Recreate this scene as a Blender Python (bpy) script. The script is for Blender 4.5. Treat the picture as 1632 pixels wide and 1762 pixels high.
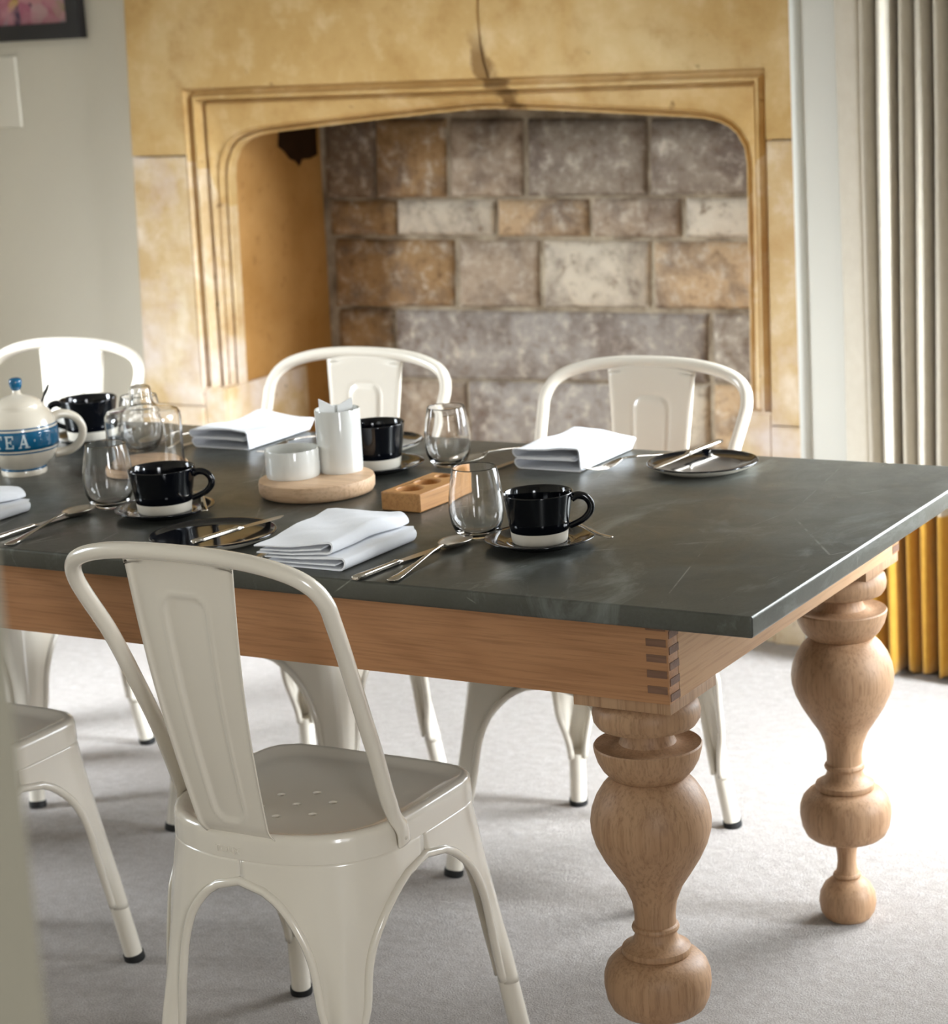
import bpy, bmesh, math, random
from mathutils import Vector, Matrix, noise

for o in list(bpy.data.objects):
    bpy.data.objects.remove(o, do_unlink=True)
SC = bpy.context.scene
COL = SC.collection
PI = math.pi

# ------------------------------------------------------------------ camera
cam_d = bpy.data.cameras.new('camera')
cam = bpy.data.objects.new('camera', cam_d)
COL.objects.link(cam)
cR = Vector((0.86274108, 0.50226247, -0.05839721))
cU = Vector((-0.06248707, 0.22050807, 0.97338151))
cF = Vector((-0.50177006, 0.83612714, -0.22162629))
cM = Matrix((cR, cU, -cF)).transposed().to_4x4()
cM.translation = Vector((1.13645161, -2.55007189, 1.53542265))
cam.matrix_world = cM
cam_d.sensor_fit = 'HORIZONTAL'
cam_d.sensor_width = 24.0
cam_d.lens = 24.0 * 3973.013 / 1632.0
cam_d.clip_start = 0.05
cam_d.clip_end = 100
cam_d.dof.use_dof = True
cam_d.dof.focus_distance = 3.05
cam_d.dof.aperture_fstop = 5.0
SC.camera = cam

# ------------------------------------------------------------------ world, lights, exposure
SC.view_settings.view_transform = 'Standard'
SC.view_settings.look = 'None'
SC.view_settings.gamma = 1.0
SC.view_settings.use_curve_mapping = False
SC.view_settings.exposure = 0.18

world = bpy.data.worlds.new('sky')
SC.world = world
world.use_nodes = True
wb = world.node_tree.nodes['Background']
wb.inputs[0].default_value = (0.80, 0.90, 1.0, 1)
wb.inputs[1].default_value = 1.0


def area(name, loc, target, sx, sy, power, col, spread):
    d = bpy.data.lights.new(name, 'AREA')
    d.shape = 'RECTANGLE'
    d.size, d.size_y = sx, sy
    d.energy = power
    d.color = col
    d.spread = math.radians(spread)
    o = bpy.data.objects.new(name, d)
    COL.objects.link(o)
    o.location = loc
    q = (Vector(target) - Vector(loc)).to_track_quat('-Z', 'Y')
    o.rotation_euler = q.to_euler()
    return o


# daylight through the window beside the curtain, the left-hand window and the right-hand window
area('daylight_back', (0.55, 2.62, 1.45), (-0.5, 1.1, 0.20), 1.5, 1.75, 72, (0.90, 0.95, 1.0), 120)
area('daylight_left', (-4.22, -0.80, 1.65), (-2.15, 1.65, 0.1), 0.80, 1.1, 44, (0.86, 0.93, 1.0), 50)
area('daylight_left_sky', (-4.24, -0.80, 1.65), (0.0, -0.80, 0.9), 0.80, 1.1, 36, (0.86, 0.93, 1.0), 160)
area('daylight_right', (2.72, 1.55, 1.4), (-1.5, 1.95, 0.0), 0.8, 1.6, 58, (0.86, 0.93, 1.0), 48)
area('hall_fill', (2.72, -3.00, 1.45), (-0.6, -0.2, 0.60), 1.0, 1.3, 17, (0.95, 0.97, 1.0), 80)  # added fill lamp behind the camera, brightens near chairs, legs and table front


# ------------------------------------------------------------------ helpers
def lin(c):
    return tuple((v / 12.92 if v <= 0.04045 else ((v + 0.055) / 1.055) ** 2.4) for v in c)


def rgb(r, g, b):
    return lin((r / 255, g / 255, b / 255)) + (1.0,)


class NT:
    """small wrapper around a material node tree"""
    def __init__(s, name):
        s.m = bpy.data.materials.new(name)
        s.m.use_nodes = True
        s.t = s.m.node_tree
        s.b = s.t.nodes['Principled BSDF']

    def n(s, typ, **kw):
        nd = s.t.nodes.new(typ)
        for k, v in kw.items():
            setattr(nd, k, v)
        return nd

    def l(s, a, b):
        s.t.links.new(a, b)

    def coord(s, scale=(1, 1, 1), loc=(0, 0, 0), which='Object', rot=(0, 0, 0)):
        tc = s.n('ShaderNodeTexCoord')
        mp = s.n('ShaderNodeMapping')
        mp.inputs['Scale'].default_value = scale
        mp.inputs['Location'].default_value = loc
        mp.inputs['Rotation'].default_value = rot
        s.l(tc.outputs[which], mp.inputs['Vector'])
        return mp.outputs[0]

    def noise(s, vec, scale, detail=4, rough=0.55, dist=0.0):
        nd = s.n('ShaderNodeTexNoise')
        nd.inputs['Scale'].default_value = scale
        nd.inputs['Detail'].default_value = detail
        nd.inputs['Roughness'].default_value = rough
        nd.inputs['Distortion'].default_value = dist
        s.l(vec, nd.inputs['Vector'])
        return nd.outputs['Fac']

    def ramp(s, fac, stops):
        nd = s.n('ShaderNodeValToRGB')
        el = nd.color_ramp.elements
        while len(el) < len(stops):
            el.new(0.5)
        for e, (p, c) in zip(el, stops):
            e.position = p
            e.color = c
        s.l(fac, nd.inputs[0])
        return nd.outputs[0]

    def mix(s, fac, a, b, mode='MIX'):
        nd = s.n('ShaderNodeMix', data_type='RGBA', blend_type=mode)
        for sock, v in ((nd.inputs[0], fac), (nd.inputs[6], a), (nd.inputs[7], b)):
            if hasattr(v, 'links') or isinstance(v, bpy.types.NodeSocket):
                s.l(v, sock)
            else:
                sock.default_value = v
        return nd.outputs[2]

    def math(s, op, a, b=0.0, c=None, clamp=False):
        nd = s.n('ShaderNodeMath', operation=op)
        nd.use_clamp = clamp
        for i, v in enumerate((a, b, c)):
            if v is None:
                continue
            if isinstance(v, bpy.types.NodeSocket):
                s.l(v, nd.inputs[i])
            else:
                nd.inputs[i].default_value = v
        return nd.outputs[0]

    def rng(s, v, a, b, c=0.0, d=1.0):
        nd = s.n('ShaderNodeMapRange')
        s.l(v, nd.inputs[0])
        for i, q in enumerate((a, b, c, d)):
            nd.inputs[i + 1].default_value = q
        return nd.outputs[0]

    def bump(s, h, strength=0.3, dist=0.01):
        nd = s.n('ShaderNodeBump')
        nd.inputs['Strength'].default_value = strength
        nd.inputs['Distance'].default_value = dist
        s.l(h, nd.inputs['Height'])
        s.l(nd.outputs[0], s.b.inputs['Normal'])

    def set(s, **kw):
        names = dict(col='Base Color', rough='Roughness', metal='Metallic', spec='Specular IOR Level',
                     trans='Transmission Weight', ior='IOR', coat='Coat Weight', coat_r='Coat Roughness',
                     sheen='Sheen Weight', sss='Subsurface Weight')
        for k, v in kw.items():
            i = s.b.inputs[names[k]]
            if isinstance(v, bpy.types.NodeSocket):
                s.l(v, i)
            else:
                i.default_value = v
        return s


# ------------------------------------------------------------------ materials
M = {}


def mk_paint(name, c, rough=0.6, var=0.06):
    t = NT(name)
    v = t.coord()
    f = t.noise(v, 3.0, 5)
    d = tuple(x * (1 - var) for x in c[:3]) + (1,)
    t.set(col=t.mix(f, c, d), rough=rough)
    t.bump(t.noise(v, 120, 3), 0.05, 0.002)
    M[name] = t.m


mk_paint('wall_paint', rgb(206, 199, 182), 0.75)
mk_paint('ceiling_paint', rgb(208, 204, 194), 0.8)
mk_paint('pale_paint', rgb(226, 223, 212), 0.75)
mk_paint('white_trim', rgb(236, 236, 228), 0.5)
mk_paint('jamb_paint', rgb(136, 130, 113), 0.5)
mk_paint('hall_paint', rgb(190, 184, 168), 0.7)


def mk_carpet():
    t = NT('carpet')
    v = t.coord()
    big = t.noise(v, 2.2, 3)
    mid = t.noise(v, 45, 3)
    fine = t.noise(v, 330, 3, 0.7)
    c = t.ramp(mid, [(0.3, rgb(186, 178, 170)), (0.7, rgb(212, 206, 200))])
    c = t.mix(t.rng(big, 0.35, 0.7, 0, 0.35), c, rgb(186, 178, 172))
    c = t.mix(t.rng(fine, 0.32, 0.60, 0.85, 0.0), c, rgb(136, 126, 118))
    t.set(col=c, rough=1.0, spec=0.05, sheen=0.25)
    h = t.math('ADD', t.math('MULTIPLY', fine, 0.7), t.math('MULTIPLY', mid, 0.5))
    t.bump(h, 0.9, 0.008)
    M['carpet'] = t.m


mk_carpet()


def mk_stone():
    t = NT('ochre_limestone')
    v = t.coord()
    big = t.noise(v, 2.0, 5, 0.6, 0.6)
    mid = t.noise(v, 9, 6, 0.65)
    fine = t.noise(v, 90, 4)
    c = t.ramp(big, [(0.30, rgb(194, 162, 114)), (0.52, rgb(210, 184, 142)), (0.72, rgb(226, 212, 186))])
    c = t.mix(t.rng(mid, 0.50, 0.68, 0, 0.75), c, rgb(236, 220, 200))
    c = t.mix(t.rng(mid, 0.48, 0.30, 0, 0.7), c, rgb(182, 142, 90))
    stk = t.noise(t.coord((1, 1, 0.22), (1, 3, 2)), 14, 5, 0.65)
    c = t.mix(t.rng(stk, 0.50, 0.66, 0, 0.5), c, rgb(190, 156, 108))
    # rubbed pale lilac patches
    pal = t.noise(t.coord(loc=(3, 1, 7)), 3.2, 5, 0.6)
    c = t.mix(t.rng(pal, 0.54, 0.68, 0, 0.75), c, rgb(228, 216, 210))
    pit = t.noise(t.coord(loc=(9, 4, 1)), 26, 3, 0.5)
    c = t.mix(t.rng(pit, 0.70, 0.75, 0, 0.55), c, rgb(110, 80, 40))
    t.set(col=c, rough=0.9, spec=0.2)
    h = t.math('ADD', t.math('MULTIPLY', fine, 0.25), mid)
    t.bump(h, 0.35, 0.012)
    M['stone'] = t.m
    # lintel: same stone with the brown run beside the crack
    t2 = NT('ochre_limestone_stained')
    v = t2.coord()
    big = t2.noise(v, 2.0, 5, 0.6, 0.6)
    mid = t2.noise(v, 9, 6, 0.65)
    fine = t2.noise(v, 90, 4)
    c = t2.ramp(big, [(0.30, rgb(186, 150, 92)), (0.52, rgb(200, 166, 110)), (0.72, rgb(214, 188, 140))])
    c = t2.mix(t2.rng(mid, 0.48, 0.28, 0, 0.7), c, rgb(172, 132, 76))
    c = t2.mix(t2.rng(mid, 0.52, 0.70, 0, 0.6), c, rgb(226, 200, 156))
    pit = t2.noise(t2.coord(loc=(9, 4, 1)), 26, 3, 0.5)
    c = t2.mix(t2.rng(pit, 0.70, 0.75, 0, 0.55), c, rgb(110, 80, 40))
    sp = t2.n('ShaderNodeSeparateXYZ')
    t2.l(v, sp.inputs[0])
    wob = t2.math('MULTIPLY', t2.math('SUBTRACT', t2.noise(v, 16, 4), 0.5), 0.09)
    # the stain drifts to the right as it runs down beside the crack
    xd = t2.math('ABSOLUTE', t2.math('ADD', t2.math('SUBTRACT', sp.outputs['X'], t2.math('MULTIPLY_ADD', sp.outputs['Z'], -0.35, 0.635)), wob))
    zz = t2.rng(sp.outputs['Z'], 1.44, 1.38, 0, 1)
    wd = t2.math('MULTIPLY', t2.rng(xd, 0.030, 0.016, 0, 1), zz)
    c = t2.mix(t2.math('MULTIPLY', wd, 0.8), c, rgb(122, 88, 46))
    t2.set(col=c, rough=0.9, spec=0.2)
    h = t2.math('ADD', t2.math('MULTIPLY', fine, 0.25), mid)
    t2.bump(h, 0.35, 0.012)
    M['lintel'] = t2.m
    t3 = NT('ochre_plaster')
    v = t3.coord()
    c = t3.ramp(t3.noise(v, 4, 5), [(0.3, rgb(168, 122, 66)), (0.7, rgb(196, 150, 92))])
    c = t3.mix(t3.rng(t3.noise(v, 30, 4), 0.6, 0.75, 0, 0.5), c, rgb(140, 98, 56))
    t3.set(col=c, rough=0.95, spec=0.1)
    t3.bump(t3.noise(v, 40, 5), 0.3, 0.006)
    M['ochre_plaster'] = t3.m


mk_stone()


def mk_block():
    t = NT('sooted_stone_block')
    oi = t.n('ShaderNodeObjectInfo')
    tc = t.n('ShaderNodeTexCoord')
    ad = t.n('ShaderNodeVectorMath', operation='ADD')
    sc = t.n('ShaderNodeVectorMath', operation='SCALE')
    cm = t.n('ShaderNodeCombineXYZ')
    t.l(oi.outputs['Random'], cm.inputs[0])
    t.l(oi.outputs['Random'], cm.inputs[2])
    t.l(cm.outputs[0], sc.inputs[0])
    sc.inputs['Scale'].default_value = 37.0
    t.l(tc.outputs['Object'], ad.inputs[0])
    t.l(sc.outputs[0], ad.inputs[1])
    v = ad.outputs[0]
    big = t.noise(v, 7, 5, 0.6, 0.4)
    mid = t.noise(v, 24, 6, 0.7)
    fine = t.noise(v, 110, 4)
    c = t.mix(t.rng(big, 0.46, 0.66, 0, 0.85), oi.outputs['Color'], rgb(116, 102, 92))
    c = t.mix(t.rng(mid, 0.51, 0.68, 0, 0.7), c, rgb(214, 202, 184))
    c = t.mix(t.rng(mid, 0.46, 0.30, 0, 0.8), c, rgb(104, 80, 60))
    hole = t.noise(t.coord(loc=(5, 2, 8)), 17, 2, 0.5)
    c = t.mix(t.rng(hole, 0.71, 0.74, 0, 0.8), c, rgb(60, 42, 28))
    t.set(col=c, rough=0.95, spec=0.15)
    h = t.math('ADD', t.math('MULTIPLY', mid, 0.8), t.math('MULTIPLY', fine, 0.3))
    t.bump(h, 0.6, 0.012)
    M['block'] = t.m
    t = NT('lime_mortar')
    v = t.coord()
    c = t.ramp(t.noise(v, 14, 5), [(0.35, rgb(120, 104, 86)), (0.65, rgb(178, 164, 142))])
    t.set(col=c, rough=1.0, spec=0.1)
    t.bump(t.noise(v, 60, 5), 0.6, 0.01)
    M['mortar'] = t.m


mk_block()


def mk_wood(name, c1, c2, c3, axis, ring=10.0, rough=0.5):
    t = NT(name)
    sc = [1, 1, 1]
    sc[axis] = 0.10
    v = t.coord(tuple(sc))
    sc2 = [1, 1, 1]
    sc2[axis] = 0.03
    v2 = t.coord(tuple(sc2))
    warp = t.noise(v, 7, 3, 0.5, 0.3)
    fib = t.noise(v2, 260, 4, 0.6)
    ringn = t.noise(v, ring, 2, 0.4, 0.6)
    wv = t.math('MULTIPLY_ADD', t.math('SINE', t.math('MULTIPLY', ringn, 58.0)), 0.5, 0.5)
    c = t.mix(t.math('MULTIPLY', t.math('POWER', wv, 2.0), 0.55), c1, c2)
    c = t.mix(t.rng(warp, 0.35, 0.7, 0, 0.5), c, c2)
    c = t.mix(t.rng(fib, 0.46, 0.72, 0, 0.55), c, c3)
    t.set(col=c, rough=rough, spec=0.35)
    t.bump(fib, 0.10, 0.003)
    M[name] = t.m


mk_wood('oak_x', rgb(180, 132, 92), rgb(164, 117, 79), rgb(128, 88, 57), 0)
mk_wood('oak_y', rgb(206, 166, 126), rgb(196, 154, 114), rgb(164, 122, 86), 1)
mk_wood('oak_z', rgb(182, 146, 112), rgb(164, 126, 93), rgb(118, 84, 58), 2, 9.0)
mk_wood('end_grain', rgb(128, 96, 76), rgb(112, 82, 64), rgb(92, 66, 52), 0, 30.0, 0.6)
mk_wood('pale_ash', rgb(222, 190, 156), rgb(208, 172, 136), rgb(164, 124, 92), 0, 12.0)
mk_wood('tan_oak', rgb(196, 146, 92), rgb(182, 130, 78), rgb(140, 92, 50), 1, 12.0)


def mk_zinc():
    t = NT('patinated_zinc')
    v = t.coord()
    big = t.noise(v, 2.6, 5, 0.6, 0.8)
    mid = t.noise(v, 11, 6, 0.7, 0.6)
    fine = t.noise(v, 260, 3)
    c = t.ramp(big, [(0.3, rgb(80, 81, 75)), (0.55, rgb(92, 93, 87)), (0.8, rgb(118, 121, 116))])
    c = t.mix(t.rng(fine, 0.4, 0.7, 0, 0.35), c, rgb(80, 80, 72))
    smear = t.noise(t.coord((1.0, 0.45, 1.0), (2, 5, 0)), 5.5, 6, 0.7, 1.5)
    c = t.mix(t.rng(smear, 0.56, 0.72, 0, 0.55), c, rgb(150, 157, 154))
    # long fine scratches
    wv = t.n('ShaderNodeTexVoronoi', feature='DISTANCE_TO_EDGE')
    wv.inputs['Scale'].default_value = 5.0
    t.l(t.coord((1.0, 0.35, 1.0), (0.4, 0.2, 0), 'Object', (0, 0, 0.6)), wv.inputs['Vector'])
    scr = t.math('MULTIPLY', t.rng(wv.outputs['Distance'], 0.006, 0.002, 0, 1), t.rng(mid, 0.5, 0.62, 0, 0.35))
    c = t.mix(scr, c, rgb(196, 200, 190))
    ro = t.math('ADD', t.rng(mid, 0.3, 0.7, 0.24, 0.40), t.math('MULTIPLY', fine, 0.06))
    t.set(col=c, rough=ro, metal=0.55, spec=0.5)
    t.bump(t.math('ADD', mid, t.math('MULTIPLY', fine, 0.3)), 0.05, 0.002)
    M['zinc'] = t.m


mk_zinc()


def mk_simple(name, c, rough, **kw):
    t = NT(name)
    v = t.coord()
    f = t.noise(v, kw.pop('nscale', 30), 4)
    var = kw.pop('var', 0.08)
    d = tuple(x * (1 - var) for x in c[:3]) + (1,)
    t.set(col=t.mix(f, c, d), rough=rough, **kw)
    M[name] = t.m
    return t


mk_simple('cream_enamel', rgb(226, 218, 203), 0.25, spec=0.5, coat=0.7, coat_r=0.12, var=0.03, nscale=8)
mk_simple('black_rubber', rgb(18, 18, 18), 0.6)
mk_simple('black_glaze', rgb(7, 9, 15), 0.10, spec=0.42, coat=0.15, coat_r=0.04)
mk_simple('navy_glaze', rgb(8, 20, 40), 0.07, spec=0.6, coat=0.6, coat_r=0.03)
mk_simple('bare_clay', rgb(224, 216, 200), 0.75)
mk_simple('white_porcelain', rgb(226, 226, 220), 0.12, spec=0.5, coat=0.4, coat_r=0.04, var=0.02)
mk_simple('cream_pottery', rgb(232, 222, 204), 0.18, spec=0.5, coat=0.4, coat_r=0.06, var=0.03)
mk_simple('teal_glaze', rgb(16, 98, 138), 0.15, spec=0.5, coat=0.4, coat_r=0.05, var=0.25, nscale=60)
mk_simple('letter_white', rgb(206, 220, 222), 0.3)
mk_simple('steel', rgb(205, 198, 188), 0.16, metal=1.0, var=0.05)
mk_simple('brushed_steel', rgb(200, 192, 180), 0.30, metal=1.0, var=0.06)
mk_simple('paper', rgb(246, 246, 244), 0.7)
mk_simple('soot', rgb(58, 40, 26), 1.0, spec=0.05, var=0.4)
mk_simple('black_frame', rgb(20, 17, 20), 0.4)
mk_simple('ink', rgb(60, 62, 66), 0.8)


def mk_linen():
    t = NT('white_linen')
    v = t.coord()
    w = t.noise(v, 700, 2)
    t.set(col=rgb(240, 242, 246), rough=0.85, spec=0.1, sheen=0.2)
    t.bump(t.math('ADD', t.math('MULTIPLY', w, 0.15), t.noise(v, 22, 3)), 0.25, 0.004)
    M['linen'] = t.m


mk_linen()


def mk_glass():
    t = NT('clear_glass')
    v = t.coord()
    f = t.noise(v, 60, 3)
    t.set(col=(1, 1, 1, 1), rough=t.rng(f, 0.3, 0.7, 0.0, 0.015), trans=1.0, ior=1.46)
    M['glass'] = t.m


mk_glass()


def mk_curtain():
    t = NT('curtain_cloth')
    tc = t.n('ShaderNodeTexCoord')
    sp = t.n('ShaderNodeSeparateXYZ')
    t.l(tc.outputs['Object'], sp.inputs[0])
    f = t.rng(sp.outputs['Z'], 0.370, 0.374, 0, 1)
    v = t.coord()
    up = t.mix(t.noise(v, 40, 3), rgb(214, 206, 190), rgb(200, 190, 172))
    lo = t.mix(t.noise(v, 40, 3), rgb(206, 158, 66), rgb(184, 136, 48))
    t.set(col=t.mix(f, lo, up), rough=0.9, spec=0.1, sheen=0.3)
    wv = t.noise(t.coord((1, 1, 1)), 600, 2)
    t.bump(wv, 0.15, 0.002)
    M['curtain'] = t.m


mk_curtain()


def mk_painting():
    t = NT('abstract_painting')
    v = t.coord((1, 1, 1))
    vo = t.n('ShaderNodeTexVoronoi')
    vo.inputs['Scale'].default_value = 22
    t.l(v, vo.inputs['Vector'])
    sp = t.n('ShaderNodeSeparateColor')
    t.l(vo.outputs['Color'], sp.inputs[0])
    c = t.ramp(sp.outputs[0], [(0.0, rgb(176, 110, 128)), (0.3, rgb(150, 70, 96)), (0.5, rgb(196, 150, 150)),
                               (0.68, rgb(90, 128, 140)), (0.82, rgb(208, 160, 70)), (0.9, rgb(60, 44, 70))])
    c = t.mix(t.rng(t.noise(v, 16, 4), 0.4, 0.6), c, rgb(186, 132, 140))
    t.set(col=c, rough=0.6)
    M['painting'] = t.m


mk_painting()


# ------------------------------------------------------------------ mesh helpers
def mesh_obj(name, verts, faces, mat, parent=None, smooth=False, loc=(0, 0, 0), rotz=0.0, sharp=None):
    me = bpy.data.meshes.new(name)
    me.from_pydata([tuple(v) for v in verts], [], faces)
    me.validate()
    bm = bmesh.new()
    bm.from_mesh(me)
    bmesh.ops.recalc_face_normals(bm, faces=bm.faces)
    bm.to_mesh(me)
    bm.free()
    if smooth:
        me.polygons.foreach_set('use_smooth', [True] * len(me.polygons))
        if sharp is not None:
            me.set_sharp_from_angle(angle=math.radians(sharp))
    me.materials.append(M[mat])
    o = bpy.data.objects.new(name, me)
    COL.objects.link(o)
    o.location = loc
    o.rotation_euler = (0, 0, rotz)
    if parent:
        o.parent = parent
    return o


def bm_obj(name, bm, mat, parent=None, smooth=False, sharp=None, loc=(0, 0, 0), rotz=0.0):
    me = bpy.data.meshes.new(name)
    bmesh.ops.recalc_face_normals(bm, faces=bm.faces)
    bm.to_mesh(me)
    bm.free()
    if smooth:
        me.polygons.foreach_set('use_smooth', [True] * len(me.polygons))
        if sharp is not None:
            me.set_sharp_from_angle(angle=math.radians(sharp))
    me.materials.append(M[mat])
    o = bpy.data.objects.new(name, me)
    COL.objects.link(o)
    o.location = loc
    o.rotation_euler = (0, 0, rotz)
    if parent:
        o.parent = parent
    return o


def box_vf(x0, x1, y0, y1, z0, z1):
    v = [(x, y, z) for x in (x0, x1) for y in (y0, y1) for z in (z0, z1)]
    f = [(0, 1, 3, 2), (4, 6, 7, 5), (0, 4, 5, 1), (2, 3, 7, 6), (0, 2, 6, 4), (1, 5, 7, 3)]
    return v, f


def join_vf(*parts):
    V, F = [], []
    for v, f in parts:
        b = len(V)
        V += list(v)
        F += [tuple(i + b for i in q) for q in f]
    return V, F


def bevel_box(name, b, mat, parent=None, bev=0.003, seg=2, rotz=0.0, loc=(0, 0, 0)):
    v, f = box_vf(*b)
    bm = bmesh.new()
    vs = [bm.verts.new(q) for q in v]
    for q in f:
        bm.faces.new([vs[i] for i in q])
    if bev:
        bmesh.ops.bevel(bm, geom=list(bm.edges), offset=bev, segments=seg, affect='EDGES', profile=0.6)
    return bm_obj(name, bm, mat, parent, smooth=bool(bev), sharp=40, loc=loc, rotz=rotz)


def lathe(prof, seg=48, closed=False):
    """prof: list of (r, z); r==0 makes a pole"""
    V, F = [], []
    rings = []
    for r, z in prof:
        if r < 1e-6:
            rings.append([len(V)])
            V.append((0, 0, z))
        else:
            rings.append(list(range(len(V), len(V) + seg)))
            V += [(r * math.cos(2 * PI * i / seg), r * math.sin(2 * PI * i / seg), z) for i in range(seg)]
    pairs = list(zip(rings, rings[1:]))
    if closed:
        pairs.append((rings[-1], rings[0]))
    for a, b in pairs:
        for i in range(seg):
            j = (i + 1) % seg
            if len(a) == 1 and len(b) == 1:
                continue
            if len(a) == 1:
                F.append((a[0], b[i], b[j]))
            elif len(b) == 1:
                F.append((a[i], a[j], b[0]))
            else:
                F.append((a[i], a[j], b[j], b[i]))
    return V, F


def catmull(pts, n=6):
    P = [Vector(p) for p in pts]
    out = []
    for i in range(len(P) - 1):
        p0, p1, p2, p3 = P[max(i - 1, 0)], P[i], P[i + 1], P[min(i + 2, len(P) - 1)]
        for k in range(n):
            t = k / n
            out.append(0.5 * ((2 * p1) + (p2 - p0) * t + (2 * p0 - 5 * p1 + 4 * p2 - p3) * t * t +
                              (3 * p1 - p0 - 3 * p2 + p3) * t ** 3))
    out.append(P[-1])
    return out


def tube(pts, rad, seg=10, cap=True, flat=None, up=None):
    """sweep a circle (or ellipse rad x rad*flat) along pts"""
    P = [Vector(p) for p in pts]
    n = len(P)
    R = rad if isinstance(rad, (list, tuple)) else [rad] * n
    T = [(P[min(i + 1, n - 1)] - P[max(i - 1, 0)]).normalized() for i in range(n)]
    a = Vector(up) if up else (Vector((0, 0, 1)) if abs(T[0].z) < 0.9 else Vector((1, 0, 0)))
    V, F = [], []
    N = (a - T[0] * a.dot(T[0])).normalized()
    for i in range(n):
        N = (N - T[i] * N.dot(T[i])).normalized()
        B = T[i].cross(N)
        fl = 1.0 if flat is None else (flat[i] if isinstance(flat, (list, tuple)) else flat)
        for k in range(seg):
            an = 2 * PI * k / seg
            V.append(P[i] + N * (R[i] * math.cos(an) * fl) + B * (R[i] * math.sin(an)))
    for i in range(n - 1):
        for k in range(seg):
            j = (k + 1) % seg
            F.append((i * seg + k, i * seg + j, (i + 1) * seg + j, (i + 1) * seg + k))
    if cap:
        F.append(tuple(range(seg - 1, -1, -1)))
        F.append(tuple(range((n - 1) * seg, n * seg)))
    return V, F


def grid_faces(nu, nv, closed_u=False):
    F = []
    for j in range(nv - 1):
        for i in range(nu if closed_u else nu - 1):
            i2 = (i + 1) % nu
            F.append((j * nu + i, j * nu + i2, (j + 1) * nu + i2, (j + 1) * nu + i))
    return F


def thing(name, label, cat, loc=(0, 0, 0), rotz=0.0, group=None):
    o = bpy.data.objects.new(name, None)
    o.empty_display_size = 0.05
    COL.objects.link(o)
    o.location = loc
    o.rotation_euler = (0, 0, rotz)
    return tag(o, label, cat, group)


def tag(o, label, cat, group=None):
    o['label'] = label
    o['category'] = cat
    if group:
        o['group'] = group
    return o


def struct(name, v, f, mat, smooth=False):
    o = mesh_obj(name, v, f, mat, smooth=smooth)
    o['kind'] = 'structure'
    return o


def copy_tree(o, parent=None):
    c = o.copy()
    COL.objects.link(c)
    c.parent = parent
    for ch in list(o.children):
        copy_tree(ch, c)
    return c


# ------------------------------------------------------------------ the room
WX0, WX1, WY0, WY1, WZ = -4.0, 2.5, -3.9, 2.27, 2.6
# carpet
struct('floor', *box_vf(WX0 - .1, WX1 + .1, WY0 - .1, 2.85, -0.06, 0.0), 'carpet')
struct('ceiling', *box_vf(WX0 - .1, WX1 + .1, WY0 - .1, 2.95, WZ, WZ + .1), 'ceiling_paint')
# back wall with the chimney opening and the window opening
FX0, FX1, FZ1 = -2.752, -0.842, 1.80
W1 = (-0.20, 1.30, 0.52, 2.27)
struct('wall_back', *join_vf(
    box_vf(WX0 - .2, FX0 + .09, WY1, 2.45, 0, WZ),
    box_vf(FX0 + .09, FX1 - .02, WY1, 2.45, FZ1 - .02, WZ),
), 'wall_paint')
wr = []
for b in ((FX1, W1[0], 2.205, 2.50, 0, WZ), (W1[0], W1[1], 2.205, 2.50, 0, W1[2]),
          (W1[0], W1[1], 2.205, 2.50, W1[3], WZ), (W1[1], WX1 + .1, 2.205, 2.50, 0, WZ)):
    wr.append(box_vf(*b))
struct('wall_back_right', *join_vf(*wr), 'pale_paint')
# rounded plaster arris where the right-hand wall meets the stone
struct('trim_1', *tube([(FX1 + .006, 2.204, 0), (FX1 + .006, 2.204, WZ)], 0.012, 12), 'white_trim', True)
W2 = (-1.22, -0.38, 1.05, 2.25)
struct('wall_left', *join_vf(
    box_vf(WX0 - .2, WX0, WY0, W2[0], 0, WZ), box_vf(WX0 - .2, WX0, W2[1], 2.45, 0, WZ),
    box_vf(WX0 - .2, WX0, W2[0], W2[1], 0, W2[2]), box_vf(WX0 - .2, WX0, W2[0], W2[1], W2[3], WZ)), 'wall_paint')
W3 = (1.10, 2.0, 0.5, 2.2)
W6 = (-3.55, -2.45, 0.75, 2.15)  # unseen opening added in the hall for the fill lamp
struct('wall_right', *join_vf(
    box_vf(WX1, WX1 + .2, WY0, W6[0], 0, WZ), box_vf(WX1, WX1 + .2, W6[1], W3[0], 0, WZ), box_vf(WX1, WX1 + .2, W3[1], 2.45, 0, WZ),
    box_vf(WX1, WX1 + .2, W3[0], W3[1], 0, W3[2]), box_vf(WX1, WX1 + .2, W3[0], W3[1], W3[3], WZ),
    box_vf(WX1, WX1 + .2, W6[0], W6[1], 0, W6[2]), box_vf(WX1, WX1 + .2, W6[0], W6[1], W6[3], WZ)), 'hall_paint')
# partition with the doorway the camera looks through
struct('wall_front', *join_vf(
    box_vf(WX0, 0.38, -1.95, -1.80, 0, WZ), box_vf(1.75, WX1, -1.95, -1.80, 0, WZ),
    box_vf(0.38, 1.75, -1.95, -1.80, 2.2, WZ)), 'hall_paint')
struct('wall_hall', *box_vf(WX0, WX1, WY0 - .1, WY0, 0, WZ), 'hall_paint')


def door_jamb():
    bm = bmesh.new()
    v, f = box_vf(0.34, 0.438, -1.965, -1.797, 0, 2.2)
    vs = [bm.verts.new(q) for q in v]
    for q in f:
        bm.faces.new([vs[i] for i in q])
    bmesh.ops.bevel(bm, geom=list(bm.edges), offset=0.004, segments=2, affect='EDGES')
    o = bm_obj('door_1', bm, 'jamb_paint', smooth=True, sharp=40)
    o['kind'] = 'structure'


door_jamb()


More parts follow.
